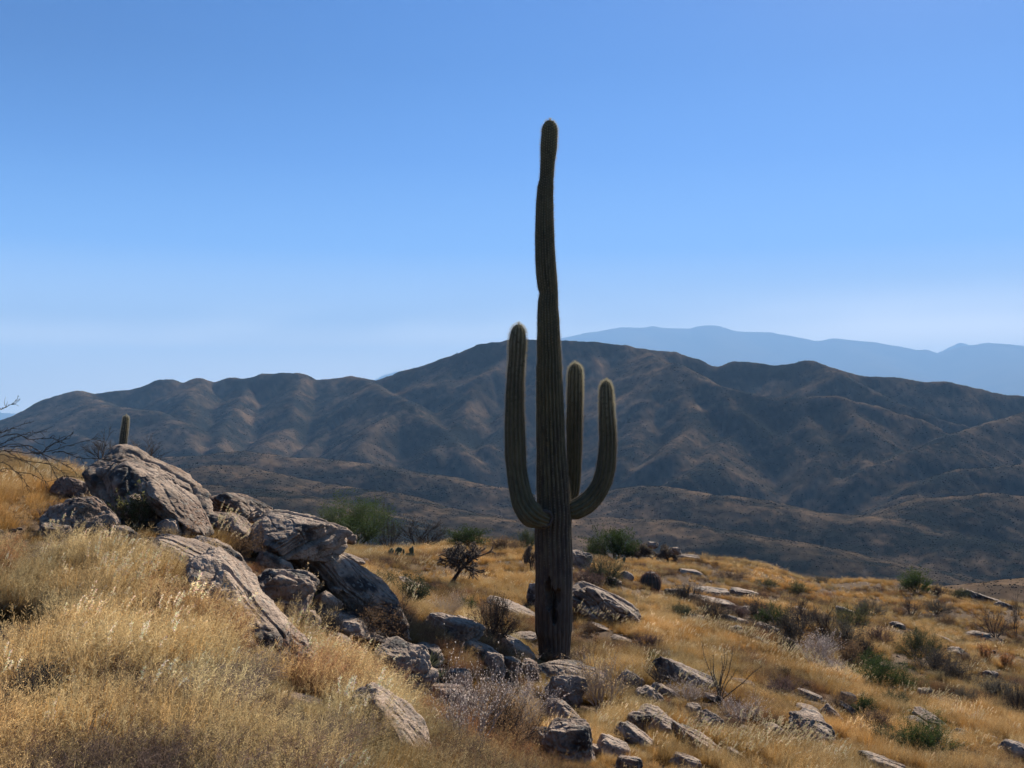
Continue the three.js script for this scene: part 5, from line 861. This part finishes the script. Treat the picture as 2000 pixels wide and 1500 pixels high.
const GR = [
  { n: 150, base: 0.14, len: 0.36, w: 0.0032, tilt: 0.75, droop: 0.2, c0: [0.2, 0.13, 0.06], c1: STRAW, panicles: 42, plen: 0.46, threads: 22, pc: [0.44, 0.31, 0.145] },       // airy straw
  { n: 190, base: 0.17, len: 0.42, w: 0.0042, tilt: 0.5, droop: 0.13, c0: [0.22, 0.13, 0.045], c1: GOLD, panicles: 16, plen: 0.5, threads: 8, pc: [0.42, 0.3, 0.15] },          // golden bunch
  { n: 90, base: 0.14, len: 0.44, w: 0.0034, tilt: 0.4, droop: 0.08, c0: [0.12, 0.06, 0.035], c1: RED, panicles: 30, plen: 0.46, threads: 14, pc: [0.27, 0.15, 0.08] },        // reddish stalks
  { n: 60, base: 0.16, len: 0.22, w: 0.004, tilt: 0.9, droop: 0.1, c0: [0.07, 0.048, 0.036], c1: UMB, panicles: 46, plen: 0.28, threads: 20, pc: [0.15, 0.1, 0.075] },         // dark dry forb
  { n: 70, base: 0.12, len: 0.34, w: 0.0036, tilt: 0.5, droop: 0.12, c0: [0.2, 0.13, 0.06], c1: STRAW, heads: 8, hlen: 0.42, hl: 0.11, hr: 0.0048, hc: PALE },                 // pale plumed heads
  { n: 130, base: 0.16, len: 0.3, w: 0.0036, tilt: 0.8, droop: 0.2, c0: [0.09, 0.08, 0.04], c1: [0.21, 0.17, 0.085], panicles: 24, plen: 0.36, threads: 18, pc: [0.26, 0.21, 0.12] }, // greenish grey
];
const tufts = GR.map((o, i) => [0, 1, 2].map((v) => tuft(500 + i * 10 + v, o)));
const bins = GR.map(() => [[], [], []]), gR = rng(77), e3 = new THREE.Euler(), gq = new THREE.Quaternion(), gm = new THREE.Matrix4();
function plant(kind, x, z, s, c, lean = 0) {
  const y = H(x, z); e3.set((gR() - 0.5) * 0.25, (gR() - 0.5) * 1.6, -lean - gR() * 0.15); gq.setFromEuler(e3);
  bins[kind][Math.floor(gR() * 3)].push([gm.compose(V(x, y, z), gq, V(s, s * (0.8 + gR() * 0.4), s)).clone(), c]);
}
const HOLLOW = [[690, 1290], [760, 1350], [820, 1400], [930, 1290]].map(([x, y]) => ground(x, y));
const BAND = [[1340, 1178], [1380, 1190], [1420, 1210], [1460, 1220], [1500, 1235], [1540, 1255], [1580, 1262], [1620, 1265], [1660, 1280], [1180, 1150], [1150, 1130]].map(([x, y]) => ground(x, y)); // rocky, brushy ground with little grass
for (let k = 0; k < 190000; k++) {
  const r = 2.2 * Math.pow(66 / 2.2, gR()), a = (gR() * 2 - 1) * 33 * RAD, x = Math.sin(a) * r, z = -Math.cos(a) * r, keep = Math.min(1, (r * r) / 130);
  if (gR() > keep) continue;
  if (blocked(x, z, 1)) continue;
  const nr = near(x, z); if (nr && gR() < 0.4) continue;
  const bare = fbm(x * 0.42, 31, z * 0.42, 3) + 0.35 * fbm(x * 1.9, 14, z * 1.9, 2), left = smooth(-0.2, -1.2, x + 0.06 * (z + 6)) * smooth(9, 6.5, r);
  if (r > 8 ? bare < -0.09 && gR() < 0.88 : r > 4.3 && bare < -0.13 && gR() < 0.7) continue;
  const band = r > 14 && BAND.reduce((m, p) => Math.min(m, Math.hypot(x - p.x, z - p.z) / (p.z * -0.05)), 9);
  if (band !== false && band < 1 && gR() < 0.72) continue;
  const u = fbm(x * 0.35 + 9, 3, z * 0.35, 3), v = fbm(x * 0.9 + 4, 8, z * 0.9, 3), w = gR();
  let kind;
  const hollow = Math.min(...HOLLOW.map((p) => Math.hypot(x - p.x, z - p.z)));
  if (hollow < 1.1 && w < 0.75) kind = 2;
  else if (left > 0.5 && r < 5.4 && x < -0.7 && v < 0.02 && w < 0.55) kind = 3;
  else if (left > 0.5) kind = v > 0.2 && w < 0.7 ? 2 : v < -0.2 && w < 0.75 ? (r < 5.2 ? 3 : 1) : w < 0.09 ? 4 : w < 0.3 ? 1 : w < 0.34 ? 5 : 0;
  else kind = u < -0.1 && w < 0.6 ? (w < 0.3 ? 3 : 2) : u > 0.25 && w < 0.35 ? 4 : v < -0.27 && w < 0.7 ? 5 : w < 0.06 ? 4 : w < 0.8 ? 1 : 0;
  const tone = (left > 0.5 ? 1.42 : 1.0) * (0.55 + 0.5 * gR() + (left > 0.5 ? 0.6 : 1.15) * u + 0.3 * v), warm = 0.16 * (gR() - 0.5) + 0.3 * fbm(x * 0.22 + 30, 2, z * 0.22, 2) + 0.15 * v + (left > 0.5 ? 0.01 : 0.03);
  plant(kind, x, z, (0.6 + 0.75 * gR() * gR() + 0.5 * clamp(v, -0.3, 0.4)) * (left > 0.5 ? 0.56 : 0.46) * (kind === 3 ? 1.15 : 1) * (nr ? 0.45 : 1), [tone * (1 + warm), tone, tone * (1 - warm)]);
}
// rows of pale heads along the edges where the photograph shows them
for (const [L, n] of [[[[1335, 1222], [1420, 1250], [1500, 1272], [1565, 1298], [1640, 1335], [1690, 1352]], 170], [[[1120, 1205], [1180, 1220], [1240, 1232]], 40], [[[1250, 1432], [1320, 1455], [1400, 1492], [1480, 1490], [1590, 1480]], 60], [[[1440, 1462], [1520, 1470], [1600, 1490]], 40], [[[110, 1215], [200, 1205], [330, 1200]], 12], [[[480, 1330], [560, 1340], [620, 1360]], 8],
  [[[1440, 1290], [1520, 1300], [1600, 1320]], 40], [[[1770, 1375], [1840, 1380]], 26], [[[1790, 1492], [1850, 1496]], 16], [[[1310, 1345], [1375, 1362]], 14], [[[700, 1085], [820, 1110], [900, 1140]], 50], [[[380, 1075], [450, 1080]], 8], [[[1230, 1340], [1290, 1365]], 8]]) {
  for (let k = 0; k < n * 0.42; k++) { const t = gR() * (L.length - 1), i = Math.floor(t), q = ground(lerp(L[i][0], L[i + 1][0], t - i) + (gR() - 0.5) * 40, lerp(L[i][1], L[i + 1][1], t - i) + (gR() - 0.5) * 30); plant(4, q.x, q.z, 0.45 + gR() * 0.3, [0.75, 0.72, 0.66], 0.12); }
}
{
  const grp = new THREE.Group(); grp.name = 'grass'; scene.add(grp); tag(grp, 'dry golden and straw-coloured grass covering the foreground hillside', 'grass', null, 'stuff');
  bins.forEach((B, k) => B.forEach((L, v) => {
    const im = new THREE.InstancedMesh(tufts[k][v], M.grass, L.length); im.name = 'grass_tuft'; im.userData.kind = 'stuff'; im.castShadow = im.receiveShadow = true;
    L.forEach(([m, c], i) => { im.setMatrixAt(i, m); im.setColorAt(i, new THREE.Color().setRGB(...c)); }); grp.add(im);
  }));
}
{ // small loose stones lying between the tufts: past counting
  const R = rng(15), pr = [0, 1, 2].map((k) => rockGeo(900 + k, 1, 0.6, 0.9, 4, { layer: 0.5, pale: 0.1 })), L = [[], [], []], q = new THREE.Quaternion(), m = new THREE.Matrix4();
  for (let k = 0; k < 5000; k++) { const r = 3 * Math.pow(55 / 3, R()), a = (R() * 2 - 1) * 32 * RAD, x = Math.sin(a) * r, z = -Math.cos(a) * r; if (fbm(x * 0.42, 31, z * 0.42, 3) > -0.02 || r < 8) continue; const s = 0.03 + 0.13 * R() * R() * R(); q.setFromEuler(new THREE.Euler(R() - 0.5, R() * 6, R() - 0.7)); L[k % 3].push(m.compose(V(x, H(x, z) + s * 0.1, z), q, V(s, s, s)).clone()); }
  const grp = new THREE.Group(); grp.name = 'loose_stones'; scene.add(grp); tag(grp, 'small loose stones scattered between the grass tufts', 'stones', null, 'stuff');
  L.forEach((l, k) => { const im = new THREE.InstancedMesh(pr[k], M.rock, l.length); im.name = 'stone'; im.userData.kind = 'stuff'; l.forEach((mm, i) => im.setMatrixAt(i, mm)); grp.add(im); });
}
renderer.render(scene, camera);
